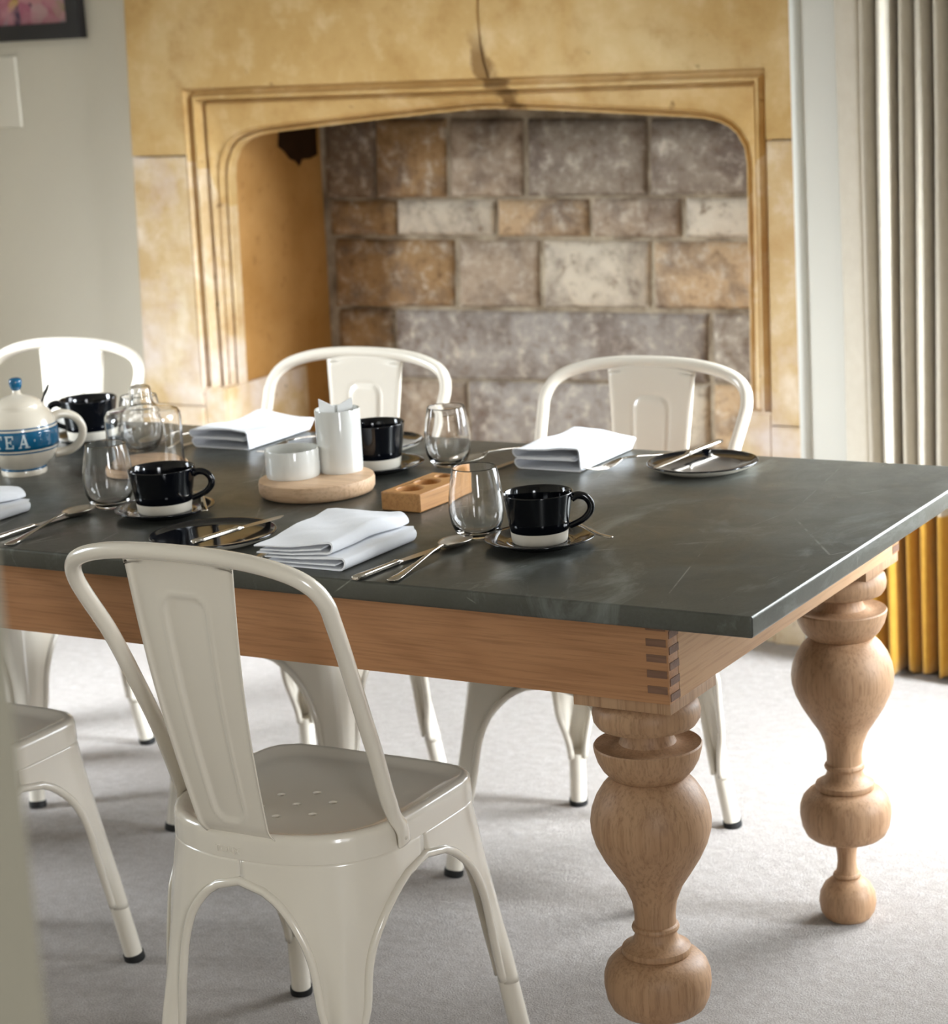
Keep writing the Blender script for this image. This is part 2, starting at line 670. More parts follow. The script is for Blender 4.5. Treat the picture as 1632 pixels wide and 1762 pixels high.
def window(name, along, a0, a1, z0, z1, c, cols, rows):
    """frame and glazing bars; along = 'x' or 'y', c = the wall-normal coordinate"""
    def b(p0, p1, q0, q1, t):
        if along == 'x':
            return box_vf(p0, p1, c - t, c + t, q0, q1)
        return box_vf(c - t, c + t, p0, p1, q0, q1)
    w = 0.05
    root = struct(name, *join_vf(b(a0, a0 + w, z0, z1, .03), b(a1 - w, a1, z0, z1, .03),
                                 b(a0, a1, z0, z0 + w, .03), b(a0, a1, z1 - w, z1, .03)), 'white_trim')
    for i in range(1, cols):
        x = a0 + (a1 - a0) * i / cols
        mesh_obj('glazing_bar', *b(x - .012, x + .012, z0, z1, .015), 'white_trim', root)
    for i in range(1, rows):
        z = z0 + (z1 - z0) * i / rows
        mesh_obj('glazing_bar', *b(a0, a1, z - .012, z + .012, .014), 'white_trim', root)


window('window_1', 'x', W1[0], W1[1], W1[2], W1[3], 2.42, 2, 2)
window('window_2', 'y', W2[0], W2[1], W2[2], W2[3], WX0 - .12, 2, 2)
window('fill_window', 'y', W6[0], W6[1], W6[2], W6[3], WX1 + .12, 2, 2)  # unseen window added to frame the hall fill lamp
window('window_3', 'y', W3[0], W3[1], W3[2], W3[3], WX1 + .12, 2, 2)

# ------------------------------------------------------------------ fireplace
fp = thing('fireplace', 'large ochre limestone fireplace with a moulded four-centred arch behind the table', 'fireplace',
           (-1.8, 2.24, 0))
FO = Vector((-1.8, 2.24, 0))


def lean(x, z):
    ks = [(-2.75, .05), (-2.53, .02), (-1.0, .008), (-.84, .018)]
    k = ks[0][1] if x < ks[0][0] else ks[-1][1]
    for (xa, ka), (xb, kb) in zip(ks, ks[1:]):
        if xa <= x <= xb:
            k = ka + (kb - ka) * (x - xa) / (xb - xa)
    return x + k * (z - 1.0)


def fpv(V):
    return [Vector((lean(x, z), y, z)) - FO for x, y, z in V]


def rough_prism(name, poly, y0, y1, mat, seed, bev=0.004):
    """front-facing slab: polygon in x,z between y0 (front) and y1, edges softened"""
    bm = bmesh.new()
    a = [bm.verts.new((lean(x, z) - FO.x, y0 - FO.y, z)) for x, z in poly]
    b = [bm.verts.new((lean(x, z) - FO.x, y1 - FO.y, z)) for x, z in poly]
    bm.faces.new(a)
    bm.faces.new(list(reversed(b)))
    n = len(poly)
    for i in range(n):
        bm.faces.new((a[i], b[i], b[(i + 1) % n], a[(i + 1) % n]))
    bmesh.ops.recalc_face_normals(bm, faces=bm.faces)
    ed = [e for e in bm.edges if all(v in a for v in e.verts)]
    bmesh.ops.bevel(bm, geom=ed, offset=bev, segments=2, affect='EDGES')
    return bm_obj(name, bm, mat, fp, smooth=True, sharp=35)


SX0, SX1 = -2.720, -0.845
MXL, MXR, MZT = -2.538, -0.930, 1.323
rough_prism('jamb_stone', [(SX0, .50), (MXL, .50), (MXL, 1.152), (SX0, 1.152)], 2.241, 2.269, 'stone', 1)
rough_prism('jamb_stone', [(SX0, .0), (MXL, .0), (MXL, .497), (SX0, .497)], 2.240, 2.269, 'stone', 2)
rough_prism('jamb_stone', [(MXR, .52), (SX1, .52), (SX1, 1.163), (MXR, 1.163)], 2.241, 2.269, 'stone', 3)
rough_prism('jamb_stone', [(MXR, .0), (SX1, .0), (SX1, .517), (MXR, .517)], 2.240, 2.269, 'stone', 4)
# the crack runs down between the two lintel stones
crack = [(-1.648, 1.80), (-1.655, 1.68), (-1.648, 1.56), (-1.654, 1.47), (-1.650, 1.40), (-1.643, 1.36), (-1.632, MZT)]
rough_prism('lintel_stone', [(SX0, 1.156), (MXL, 1.156), (MXL, MZT)] + [(x - .002, z) for x, z in reversed(crack)] +
            [(SX0, 1.80)], 2.240, 2.269, 'lintel', 5, .002)
rough_prism('lintel_stone', [(x + .002, z) for x, z in crack] + [(MXR, MZT), (MXR, 1.167), (SX1, 1.167), (SX1, 1.80)],
            2.2405, 2.269, 'lintel', 6, .002)
# dark joint filler behind the stones
mesh_obj('joint_filler', fpv([(SX0 + .01, 2.262, 0.0), (MXL - .003, 2.262, 0.0), (MXL - .003, 2.262, MZT + .004),
                              (MXR + .003, 2.262, MZT + .004), (MXR + .003, 2.262, 0), (SX1 - .01, 2.262, 0),
                              (SX1 - .01, 2.262, 1.79), (SX0 + .01, 2.262, 1.79)]),
         [(0, 1, 2, 7), (7, 2, 3, 6), (3, 4, 5, 6)], 'mortar', fp)


def resample(P, n):
    d = [0.0]
    for a, b in zip(P, P[1:]):
        d.append(d[-1] + (b - a).length)
    out = []
    j = 0
    for i in range(n):
        s = d[-1] * i / (n - 1)
        while j < len(P) - 2 and d[j + 1] < s:
            j += 1
        t = 0 if d[j + 1] == d[j] else (s - d[j]) / (d[j + 1] - d[j])
        out.append(P[j].lerp(P[j + 1], min(max(t, 0), 1)))
    return out


Z0 = 0.548
N1, N2 = 18, 61


def rect_loop(ins):
    xl, xr, zt = MXL + ins, MXR - ins, MZT - ins
    A = resample([Vector((xl, Z0)), Vector((xl, zt))], N1)
    B = resample([Vector((xl, zt)), Vector((xr, zt))], N2)
    C = resample([Vector((xr, zt)), Vector((xr, Z0))], N1)
    return A + B[1:] + C[1:]


def arch_loop(off):
    pts = [(-2.468, Z0), (-2.4665, .67), (-2.465, .79), (-2.464, .89), (-2.463, .97), (-2.462, 1.03), (-2.4615, 1.065)]
    # left corner curve
    arcL = [(-2.461, 1.09), (-2.456, 1.125), (-2.440, 1.158), (-2.412, 1.182), (-2.365, 1.1965), (-2.307, 1.2035), (-2.23, 1.210), (-2.12, 1.2185)]
    top = [(-1.97, 1.2295), (-1.80, 1.241), (-1.682, 1.2465), (-1.56, 1.241), (-1.35, 1.228), (-1.15, 1.214)]
    arcR = [(-1.105, 1.209), (-1.062, 1.197), (-1.032, 1.175), (-1.015, 1.148), (-1.009, 1.115)]
    right = [(-1.009, 1.08), (-1.009, 1.03), (-1.0095, .95), (-1.010, .84), (-1.012, .70), (-1.014, Z0)]
    P = catmull([Vector((x, z, 0)) for x, z in pts + arcL + top + arcR + right], 8)
    P = [Vector((p.x, p.y)) for p in P]
    Q = []
    for i, p in enumerate(P):
        t = (P[min(i + 1, len(P) - 1)] - P[max(i - 1, 0)]).normalized()
        Q.append(p + Vector((-t.y, t.x)) * off)
    im = min(range(len(P)), key=lambda i: (P[i] - Vector((-2.440, 1.158))).length)
    ir = min(range(len(P)), key=lambda i: (P[i] - Vector((-1.032, 1.175))).length)
    return resample(Q[:im + 1], N1) + resample(Q[im:ir + 1], N2)[1:] + resample(Q[ir:], N1)[1:]


loops = [(rect_loop(0), 2.241), (rect_loop(.005), 2.268), (rect_loop(.012), 2.273), (rect_loop(.021), 2.252),
         (rect_loop(.027), 2.253), (rect_loop(.031), 2.290), (rect_loop(.036), 2.295), (rect_loop(.042), 2.280),
         (arch_loop(.021), 2.299), (arch_loop(.017), 2.293), (arch_loop(.012), 2.320), (arch_loop(.009), 2.326),
         (arch_loop(.005), 2.312), (arch_loop(.001), 2.315), (arch_loop(0), 2.335), (arch_loop(0), 2.345)]
NL = len(loops[0][0])


def moulding(name, i0, i1, mat):
    V, F = [], []
    n = i1 - i0
    for L, y in loops:
        V += [(p.x, y, p.y) for p in L[i0:i1]]
    F = grid_faces(n, len(loops))
    return mesh_obj(name, fpv(V), F, mat, fp, smooth=True, sharp=28)


cut = next(i for i in range(N1) if loops[0][0][i].y > 1.15)
moulding('jamb_moulding', 0, cut, 'stone')
moulding('arch_moulding', cut - 1, NL - cut + 1, 'lintel')
moulding('jamb_moulding', NL - cut, NL, 'stone')
# plain base blocks under the moulding stops
for xa, xb, ya in ((MXL - .002, -2.466, 2.247), (-1.016, MXR + .002, 2.247)):
    rough_prism('base_block', [(xa, 0), (xb, 0), (xb, Z0), (xa, Z0)], ya, 2.62, 'stone', 8, .006)

# firebox: left and right reveals, hood, hearth
YB = 2.742
zz = [0.0, .3, .548, .8, 1.05, 1.3, 1.5]
V = []
for z in zz:
    for k in range(7):
        y = 2.33 + (2.80 - 2.33) * k / 6
        V.append((-2.474 + .003 * math.sin(9 * y + 3 * z), y, z))
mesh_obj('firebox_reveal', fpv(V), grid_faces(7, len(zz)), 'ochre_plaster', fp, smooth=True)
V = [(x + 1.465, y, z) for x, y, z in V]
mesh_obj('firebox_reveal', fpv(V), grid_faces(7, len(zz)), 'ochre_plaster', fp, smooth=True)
mesh_obj('smoke_hood', fpv([(-2.5, 2.33, 1.34), (-.98, 2.33, 1.34), (-.98, 2.80, 1.5), (-2.5, 2.80, 1.5)]), [(0, 1, 2, 3)], 'soot', fp)
bevel_box('hearth_slab', (-2.47 - FO.x, -1.0 - FO.x, 2.25 - FO.y, 2.75 - FO.y, 0.0, 0.02), 'stone', fp, .003)
mesh_obj('mortar_bed', fpv([(-2.5, YB + .016, 0), (-.98, YB + .016, 0), (-.98, YB + .016, 1.5), (-2.5, YB + .016, 1.5)]), [(0, 1, 2, 3)], 'mortar', fp)
# broken patch high on the left reveal
pp = [(2.560, 1.185), (2.553, 1.150), (2.580, 1.135), (2.605, 1.112), (2.630, 1.104), (2.646, 1.088), (2.662, 1.106),
      (2.70, 1.104), (2.736, 1.112), (2.738, 1.20), (2.65, 1.215), (2.58, 1.21)]
V = [(-2.4685, y, z) for y, z in pp] + [(-2.4755, y, z) for y, z in pp]
n = len(pp)
mesh_obj('broken_patch', fpv(V), [tuple(range(n))] + [(i, (i + 1) % n, n + (i + 1) % n, n + i) for i in range(n)], 'soot', fp)

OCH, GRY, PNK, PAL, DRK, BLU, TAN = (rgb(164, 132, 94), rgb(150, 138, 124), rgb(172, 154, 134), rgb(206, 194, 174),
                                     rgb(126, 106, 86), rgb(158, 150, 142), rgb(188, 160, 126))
stones = [
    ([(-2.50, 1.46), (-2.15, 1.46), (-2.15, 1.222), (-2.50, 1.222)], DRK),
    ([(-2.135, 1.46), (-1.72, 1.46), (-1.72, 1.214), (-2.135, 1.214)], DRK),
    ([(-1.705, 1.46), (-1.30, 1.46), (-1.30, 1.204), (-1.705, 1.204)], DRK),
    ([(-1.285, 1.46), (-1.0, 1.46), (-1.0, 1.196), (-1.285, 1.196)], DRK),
    ([(-2.444, 1.207), (-2.283, 1.203), (-2.300, 0.991), (-2.463, 0.991)], DRK),
    ([(-2.279, 1.203), (-2.060, 1.198), (-2.075, 0.992), (-2.296, 0.991)], OCH),
    ([(-2.046, 1.198), (-1.828, 1.193), (-1.840, 0.993), (-2.060, 0.992)], PNK),
    ([(-1.811, 1.193), (-1.470, 1.185), (-1.479, 0.994), (-1.823, 0.993)], GRY),
    ([(-1.457, 1.185), (-1.005, 1.177), (-1.005, 0.995), (-1.466, 0.994)], GRY),
    ([(-2.440, 0.983), (-2.233, 0.983), (-2.240, 0.891), (-2.448, 0.891)], OCH),
    ([(-2.226, 0.983), (-1.925, 0.984), (-1.931, 0.889), (-2.233, 0.891)], PAL),
    ([(-1.913, 0.984), (-1.646, 0.984), (-1.651, 0.888), (-1.919, 0.889)], TAN),
    ([(-1.634, 0.984), (-1.385, 0.985), (-1.389, 0.887), (-1.639, 0.888)], PNK),
    ([(-1.369, 0.985), (-1.005, 0.985), (-1.005, 0.885), (-1.373, 0.887)], PAL),
    ([(-2.436, 0.879), (-2.058, 0.877), (-2.070, 0.698), (-2.450, 0.693)], OCH),
    ([(-2.040, 0.877), (-1.799, 0.876), (-1.809, 0.701), (-2.052, 0.698)], PNK),
    ([(-1.782, 0.876), (-1.475, 0.875), (-1.482, 0.705), (-1.792, 0.701)], PAL),
    ([(-1.461, 0.875), (-1.005, 0.874), (-1.005, 0.709), (-1.469, 0.705)], TAN),
    ([(-2.440, 0.683), (-2.264, 0.685), (-2.279, 0.495), (-2.456, 0.491)], OCH),
    ([(-2.253, 0.685), (-1.321, 0.692), (-1.328, 0.516), (-2.268, 0.495)], BLU),
    ([(-1.304, 0.693), (-1.005, 0.694), (-1.005, 0.520), (-1.310, 0.517)], GRY),
    ([(-2.450, 0.483), (-2.044, 0.492), (-2.056, 0.320), (-2.462, 0.308)], PNK),
    ([(-2.033, 0.493), (-1.552, 0.504), (-1.560, 0.336), (-2.045, 0.321)], BLU),
    ([(-1.542, 0.504), (-1.324, 0.509), (-1.330, 0.343), (-1.550, 0.336)], PAL),
    ([(-1.307, 0.509), (-1.005, 0.513), (-1.005, 0.348), (-1.314, 0.343)], TAN),
    ([(-2.462, 0.298), (-1.90, 0.312), (-1.90, 0.02), (-2.462, 0.02)], GRY),
    ([(-1.888, 0.313), (-1.44, 0.33), (-1.44, 0.02), (-1.888, 0.02)], PNK),
    ([(-1.428, 0.331), (-1.005, 0.338), (-1.005, 0.02), (-1.428, 0.02)], GRY),
]
rs = random.Random(5)
for k, (q, c) in enumerate(stones):
    q = [Vector((x, z)) for x, z in q]
    cen = sum(q, Vector((0, 0))) / 4
    nu, nv = 9, 6
    V = []
    wd = (q[1] - q[0]).length
    ht = (q[0] - q[3]).length
    for j in range(nv):
        for i in range(nu):
            s, t = i / (nu - 1), j / (nv - 1)
            p = q[0].lerp(q[1], s).lerp(q[3].lerp(q[2], s), t)
            ed = min(s * wd, (1 - s) * wd, t * ht, (1 - t) * ht)
            nz = noise.noise(Vector((p.x * 9, p.y * 9, k)))
            wob = noise.noise(Vector((p.x * 14, p.y * 14, k + 40)))
            y = -0.004 * nz + (0.012 if ed < 1e-4 else 0.0) + rs.uniform(-.0008, .0008)
            V.append((p.x - cen.x + (wob * .003 if ed < 1e-4 else 0), y, p.y - cen.y + (nz * .003 if ed < 1e-4 else 0)))
    # move the second ring of vertices close to the edge so the arris is tight
    def idx(i, j):
        return j * nu + i
    for i in range(nu):
        for j, jj in ((1, 0), (nv - 2, nv - 1)):
            a, b = V[idx(i, jj)], V[idx(i, j)]
            V[idx(i, j)] = (b[0], b[1], a[2] + (b[2] - a[2]) * min(1, .012 / max(1e-6, abs(b[2] - a[2]))))
    for j in range(nv):
        for i, ii in ((1, 0), (nu - 2, nu - 1)):
            a, b = V[idx(ii, j)], V[idx(i, j)]
            V[idx(i, j)] = (a[0] + (b[0] - a[0]) * min(1, .012 / max(1e-6, abs(b[0] - a[0]))), b[1], b[2])
    F = grid_faces(nu, nv)
    ring = [idx(i, 0) for i in range(nu)] + [idx(nu - 1, j) for j in range(1, nv)] + \
           [idx(i, nv - 1) for i in range(nu - 2, -1, -1)] + [idx(0, j) for j in range(nv - 2, 0, -1)]
    b0 = len(V)
    V += [(V[i][0], .03, V[i][2]) for i in ring]
    for a in range(len(ring)):
        b = (a + 1) % len(ring)
        F.append((ring[a], ring[b], b0 + b, b0 + a))
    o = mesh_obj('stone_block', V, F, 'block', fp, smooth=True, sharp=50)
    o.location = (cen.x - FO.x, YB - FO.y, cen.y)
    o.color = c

# ------------------------------------------------------------------ picture and painted wall panel
pic = thing('picture', 'abstract pink and teal painting in a black frame on the left wall', 'picture', (-3.15, 2.27, 1.464))
fw, fd = .042, .03
px0, px1, pz1 = -.46, .302, .60
parts = [box_vf(px0, px1, -fd, -.001, 0, fw), box_vf(px0, px1, -fd, -.001, pz1 - fw, pz1),
         box_vf(px0, px0 + fw, -fd, -.001, fw, pz1 - fw), box_vf(px1 - fw, px1, -fd, -.001, fw, pz1 - fw)]
mesh_obj('frame', *join_vf(*parts), 'black_frame', pic)
mesh_obj('canvas', *box_vf(px0 + fw, px1 - fw, -.012, -.002, fw, pz1 - fw), 'painting', pic)
wp = thing('wall_panel', 'wall-coloured raised panel below the black picture frame', 'panel', (-3.27, 2.27, 1.236))
bevel_box('cover', (-.17, .175, -.012, -.001, 0, .19), 'wall_paint', wp, .006)

# ------------------------------------------------------------------ curtain
ct = thing('curtain', 'cream pleated curtain with a mustard lower border right of the fireplace', 'curtain', (-.70, 2.16, 0))


def curtain():
    pts = []
    # flat leading edge, then deep pleats along x
    pts += [(-0.030, .012), (-.010, .002), (.012, -.008), (.030, -.012), (.040, .004)]
    x = .042
    rr = random.Random(3)
    k = 0
    while x < .62:
        w = .041 + rr.uniform(-.004, .006)
        fr = -.055 - .012 * (k % 2) + rr.uniform(-.012, .012) - .02 * min(1, x / .3)
        bk = .022 + rr.uniform(-.006, .006)
        pts += [(x + w * .06, bk), (x + w * .10, fr * .55), (x + w * .30, fr), (x + w * .62, fr * .93), (x + w * .84, fr * .42), (x + w * .93, bk * .7)]
        x += w
        k += 1
    cv = catmull([Vector((a, b, 0)) for a, b in pts], 4)
    zs = [0.004, .05, .15, .3, .372, .5, .8, 1.2, 1.6, 2.0, 2.35]
    V = []
    n = len(cv)
    for z in zs:
        for i, p in enumerate(cv):
            hem = .012 * math.sin(p.x * 61) if z < .01 else 0
            sway = .004 * math.sin(z * 3.1 + p.x * 18)
            s = 1.0 + .10 * (1 - z / 2.35)
            V.append((p.x + sway * .5, p.y * s + sway, max(.002, z + abs(hem))))
    o = mesh_obj('cloth', V, grid_faces(n, len(zs)), 'curtain', ct, smooth=True)
    md = o.modifiers.new('thick', 'SOLIDIFY')
    md.thickness = .0025
    mesh_obj('pole', *tube([(-.1, 0, 2.38), (2.15, 0, 2.38)], .014, 14), 'black_frame', ct, True)


curtain()

# ------------------------------------------------------------------ table
TT, TW, TL = 0.75, 0.911, 2.72
tb = thing('dining_table', 'long dining table with a patinated zinc top and turned oak legs', 'table', (-TL / 2, TW / 2, 0))
TO = Vector((-TL / 2, TW / 2, 0))


def tbox(name, x0, x1, y0, y1, z0, z1, mat, bev=.002, parent=None, seg=2):
    o = bevel_box(name, (x0 - TO.x, x1 - TO.x, y0 - TO.y, y1 - TO.y, z0, z1), mat, parent or tb, bev, seg)
    return o


tbox('table_top', -TL, 0, 0, TW, TT - .0285, TT, 'zinc', .004, seg=3)
AX1, AX0, AY0, AY1, AZ0, AZ1 = -.132, -TL + .132, .028, TW - .028, .612, TT - .0285
near = tbox('apron_board', AX0, AX1, AY0, AY0 + .03, AZ0, AZ1, 'oak_x', .0015)
far_b = tbox('apron_board', AX0, AX1, AY1 - .03, AY1, AZ0, AZ1, 'oak_x', .0015)
endr = tbox('apron_board', AX1 - .03, AX1 + .0003, AY0 + .0305, AY1 - .0305, AZ0, AZ1, 'oak_y', .0015)
endl = tbox('apron_board', AX0 - .0003, AX0 + .03, AY0 + .0305, AY1 - .0305, AZ0, AZ1, 'oak_y', .0015)
# exposed finger joints at the corners: darker end grain
for k in range(5):
    z0 = AZ0 + .014 + k * .0213
    for yy, par in ((AY0, near), (AY1, far_b)):
        s = -1 if yy == AY0 else 1
        y0, y1 = sorted((yy + s * .0006, yy - s * .012))
        tbox('joint_finger', AX1 - .031, AX1 - .0022, y0, y1, z0, z0 + .0102, 'end_grain', 0, par)
    z1 = z0 - .0108
    tbox('joint_finger', AX1 - .012, AX1 + .0009, AY0 + .0035, AY0 + .031, max(z1, AZ0 + .001), z0 - .0006, 'end_grain', 0, endr)
    tbox('joint_finger', AX1 - .012, AX1 + .0009, AY1 - .031, AY1 - .0035, max(z1, AZ0 + .001), z0 - .0006, 'end_grain', 0, endr)

leg_prof = [(0, 0), (.033, 0), (.038, .004), (.0445, .015), (.0468, .030), (.0450, .045), (.0380, .059), (.0270, .069),
            (.0205, .0715), (.0215, .0725), (.0232, .0755), (.0222, .0785), (.0190, .0800), (.0165, .088), (.0152, .100), (.0160, .114),
            (.0185, .128), (.0215, .1385), (.0450, .1405), (.0570, .1435), (.0650, .150), (.0710, .163), (.0742, .183),
            (.0735, .198), (.0690, .211), (.0600, .221), (.0480, .2262), (.0462, .2268), (.0478, .2285), (.0482, .2330), (.0472, .2362),
            (.0400, .2400), (.0330, .2450), (.0292, .2530), (.0288, .2590), (.0318, .2610), (.0330, .2645), (.0318, .2680),
            (.0286, .2700), (.0284, .285), (.0312, .303), (.0400, .325), (.0530, .345), (.0660, .366), (.0765, .388), (.0818, .407), (.0826, .421),
            (.0800, .438), (.0735, .455), (.0640, .470), (.0530, .4815), (.0500, .4830), (.0545, .4860), (.0625, .4950), (.0690, .507), (.0728, .520),
            (.0738, .5275), (.0725, .5298), (.0600, .5270), (.0470, .5270), (.0390, .5310), (.0352, .5390), (.0345, .5460),
            (.0375, .5475), (.0385, .5500), (.0375, .5525), (.0560, .5535), (.0670, .5570), (.0722, .5650), (.0735, .5745), (.0715, .5850), (.0650, .5930), (.0560, .5965), (0, .5965)]
leg_me = None
for lx, ly in ((-.2045, .1025), (-.2045, TW - .1025), (-TL + .2045, .1025), (-TL + .2045, TW - .1025)):
    if leg_me is None:
        o = mesh_obj('leg', *lathe(leg_prof, 72), 'oak_z', tb, smooth=True, sharp=32)
        leg_me = o.data
    else:
        o = bpy.data.objects.new('leg', leg_me)
        COL.objects.link(o)
        o.parent = tb
    o.location = (lx - TO.x, ly - TO.y, 0)
    o.rotation_euler = (0, 0, 1.3 * lx + 5 * ly)
    bl = bevel_box('leg_block', (-.0715, .0715, -.0715, .0715, .5966, .6118), 'oak_z', o, .0015)
    bl.rotation_euler = (0, 0, -(1.3 * lx + 5 * ly))


# ------------------------------------------------------------------ chairs
def seat_outline(n=160):
    pts = []
    # start at front middle, go clockwise seen from above (front -> right side -> rear -> left)
    pts += [(0, .170), (.06, .170), (.115, .169), (.145, .165), (.166, .153), (.178, .134), (.182, .110), (.183, .06), (.183, 0), (.181, -.05)]
    for k in range(1, 9):
        a = k / 8 * PI / 2
        ca, sa = math.cos(a), math.sin(a)
        pts.append((.181 * ca ** .86, -.05 - .138 * sa ** .92))
    left = [(-x, y) for x, y in reversed(pts[1:-1])]
    P = [Vector((x, y, 0)) for x, y in pts + left] + [Vector((pts[0][0], pts[0][1], 0))]
    return resample(P, n + 1)[:-1]


SO = seat_outline()
NS = len(SO)
SEATZ = .437


def outl(u):
    """outline point at fraction u (0 = front middle, clockwise)"""
    u = (u % 1.0) * NS
    i = int(u)
    return SO[i % NS].lerp(SO[(i + 1) % NS], u - i)


def nearest_u(x, y):
    return min(range(NS), key=lambda i: (SO[i] - Vector((x, y, 0))).length) / NS


LEGS = [((.168, .152), (.209, .210)), ((.128, -.150), (.168, -.212)), ((-.128, -.150), (-.168, -.212)), ((-.168, .152), (-.209, .210))]
LU = [nearest_u(*a) for a, b in LEGS]
ZT, ZA, ZB = .398, .368, .098


def leg_w(z):
    if z >= ZA:
        return 1.0
    s = (ZA - z) / (ZA - ZB)
    k = min(1.0, s / .50)
    op = math.sqrt(max(0, 1 - (1 - k) ** 2))
    w = 1 - (1 - .30) * op
    return w - .155 * s ** 1.3


LEG_END = 1.012
MID = [0.0, (LU[0] + LU[1]) / 2, .5, (LU[2] + LU[3]) / 2, 1.0]


def leg_pt(k, t, z):
    """point on leg sheet k; t in -1..1 across, z height"""
    uc = LU[k]
    lo, hi = MID[k], MID[k + 1]
    w = leg_w(z) * (LEG_END if z > ZA - .012 else 1.0)
    u = uc + (hi - uc) * t * w if t > 0 else uc + (uc - lo) * t * w
    p = outl(u).copy()
    (cx, cy), (fx, fy) = LEGS[k]
    c = outl(uc)
    fl = max(0.0, (ZT - z) / ZT) ** 1.04
    d = Vector((fx - c.x, fy - c.y, 0))
    p = p + d * fl
    inw = -Vector((c.x, c.y * 1.15, 0)).normalized()
    low = min(1.0, max(0.0, (ZA - .06 - z) / .16))
    # wrap the sheet round into a channel and raise a central rib
    p = p + inw * (.013 * low * abs(t) ** 2.2)
    rib = math.exp(-(t / .30) ** 2) - .8 * math.exp(-((abs(t) - .62) / .18) ** 2)
    p = p - inw * (.0035 * low * rib)
    # towards the foot the sheet closes round the tube
    k2 = min(1.0, max(0.0, (.205 - z) / .105))
    k2 = k2 * k2 * (3 - 2 * k2)
    if k2 > 0:
        a = leg_axis(k, z)
        rr = .0164
        th = t * math.radians(128)
        side = Vector((inw.y, -inw.x, 0))
        if (outl(min(uc + .02, 1.0)) - c).dot(side) < 0:
            side = -side
        q = a - inw * (rr * math.cos(th)) + side * (rr * math.sin(th))
        p = Vector((p.x, p.y, 0)).lerp(Vector((q.x, q.y, 0)), k2)
    return Vector((p.x, p.y, z))


def leg_axis(k, z):
    (cx, cy), (fx, fy) = LEGS[k]
    c = outl(LU[k])
    inw = -Vector((c.x, c.y * 1.15, 0)).normalized()
    fl = max(0.0, (ZT - z) / ZT) ** 1.04
    q = c + Vector((fx - c.x, fy - c.y, 0)) * fl + inw * .012
    return Vector((q.x, q.y, z))


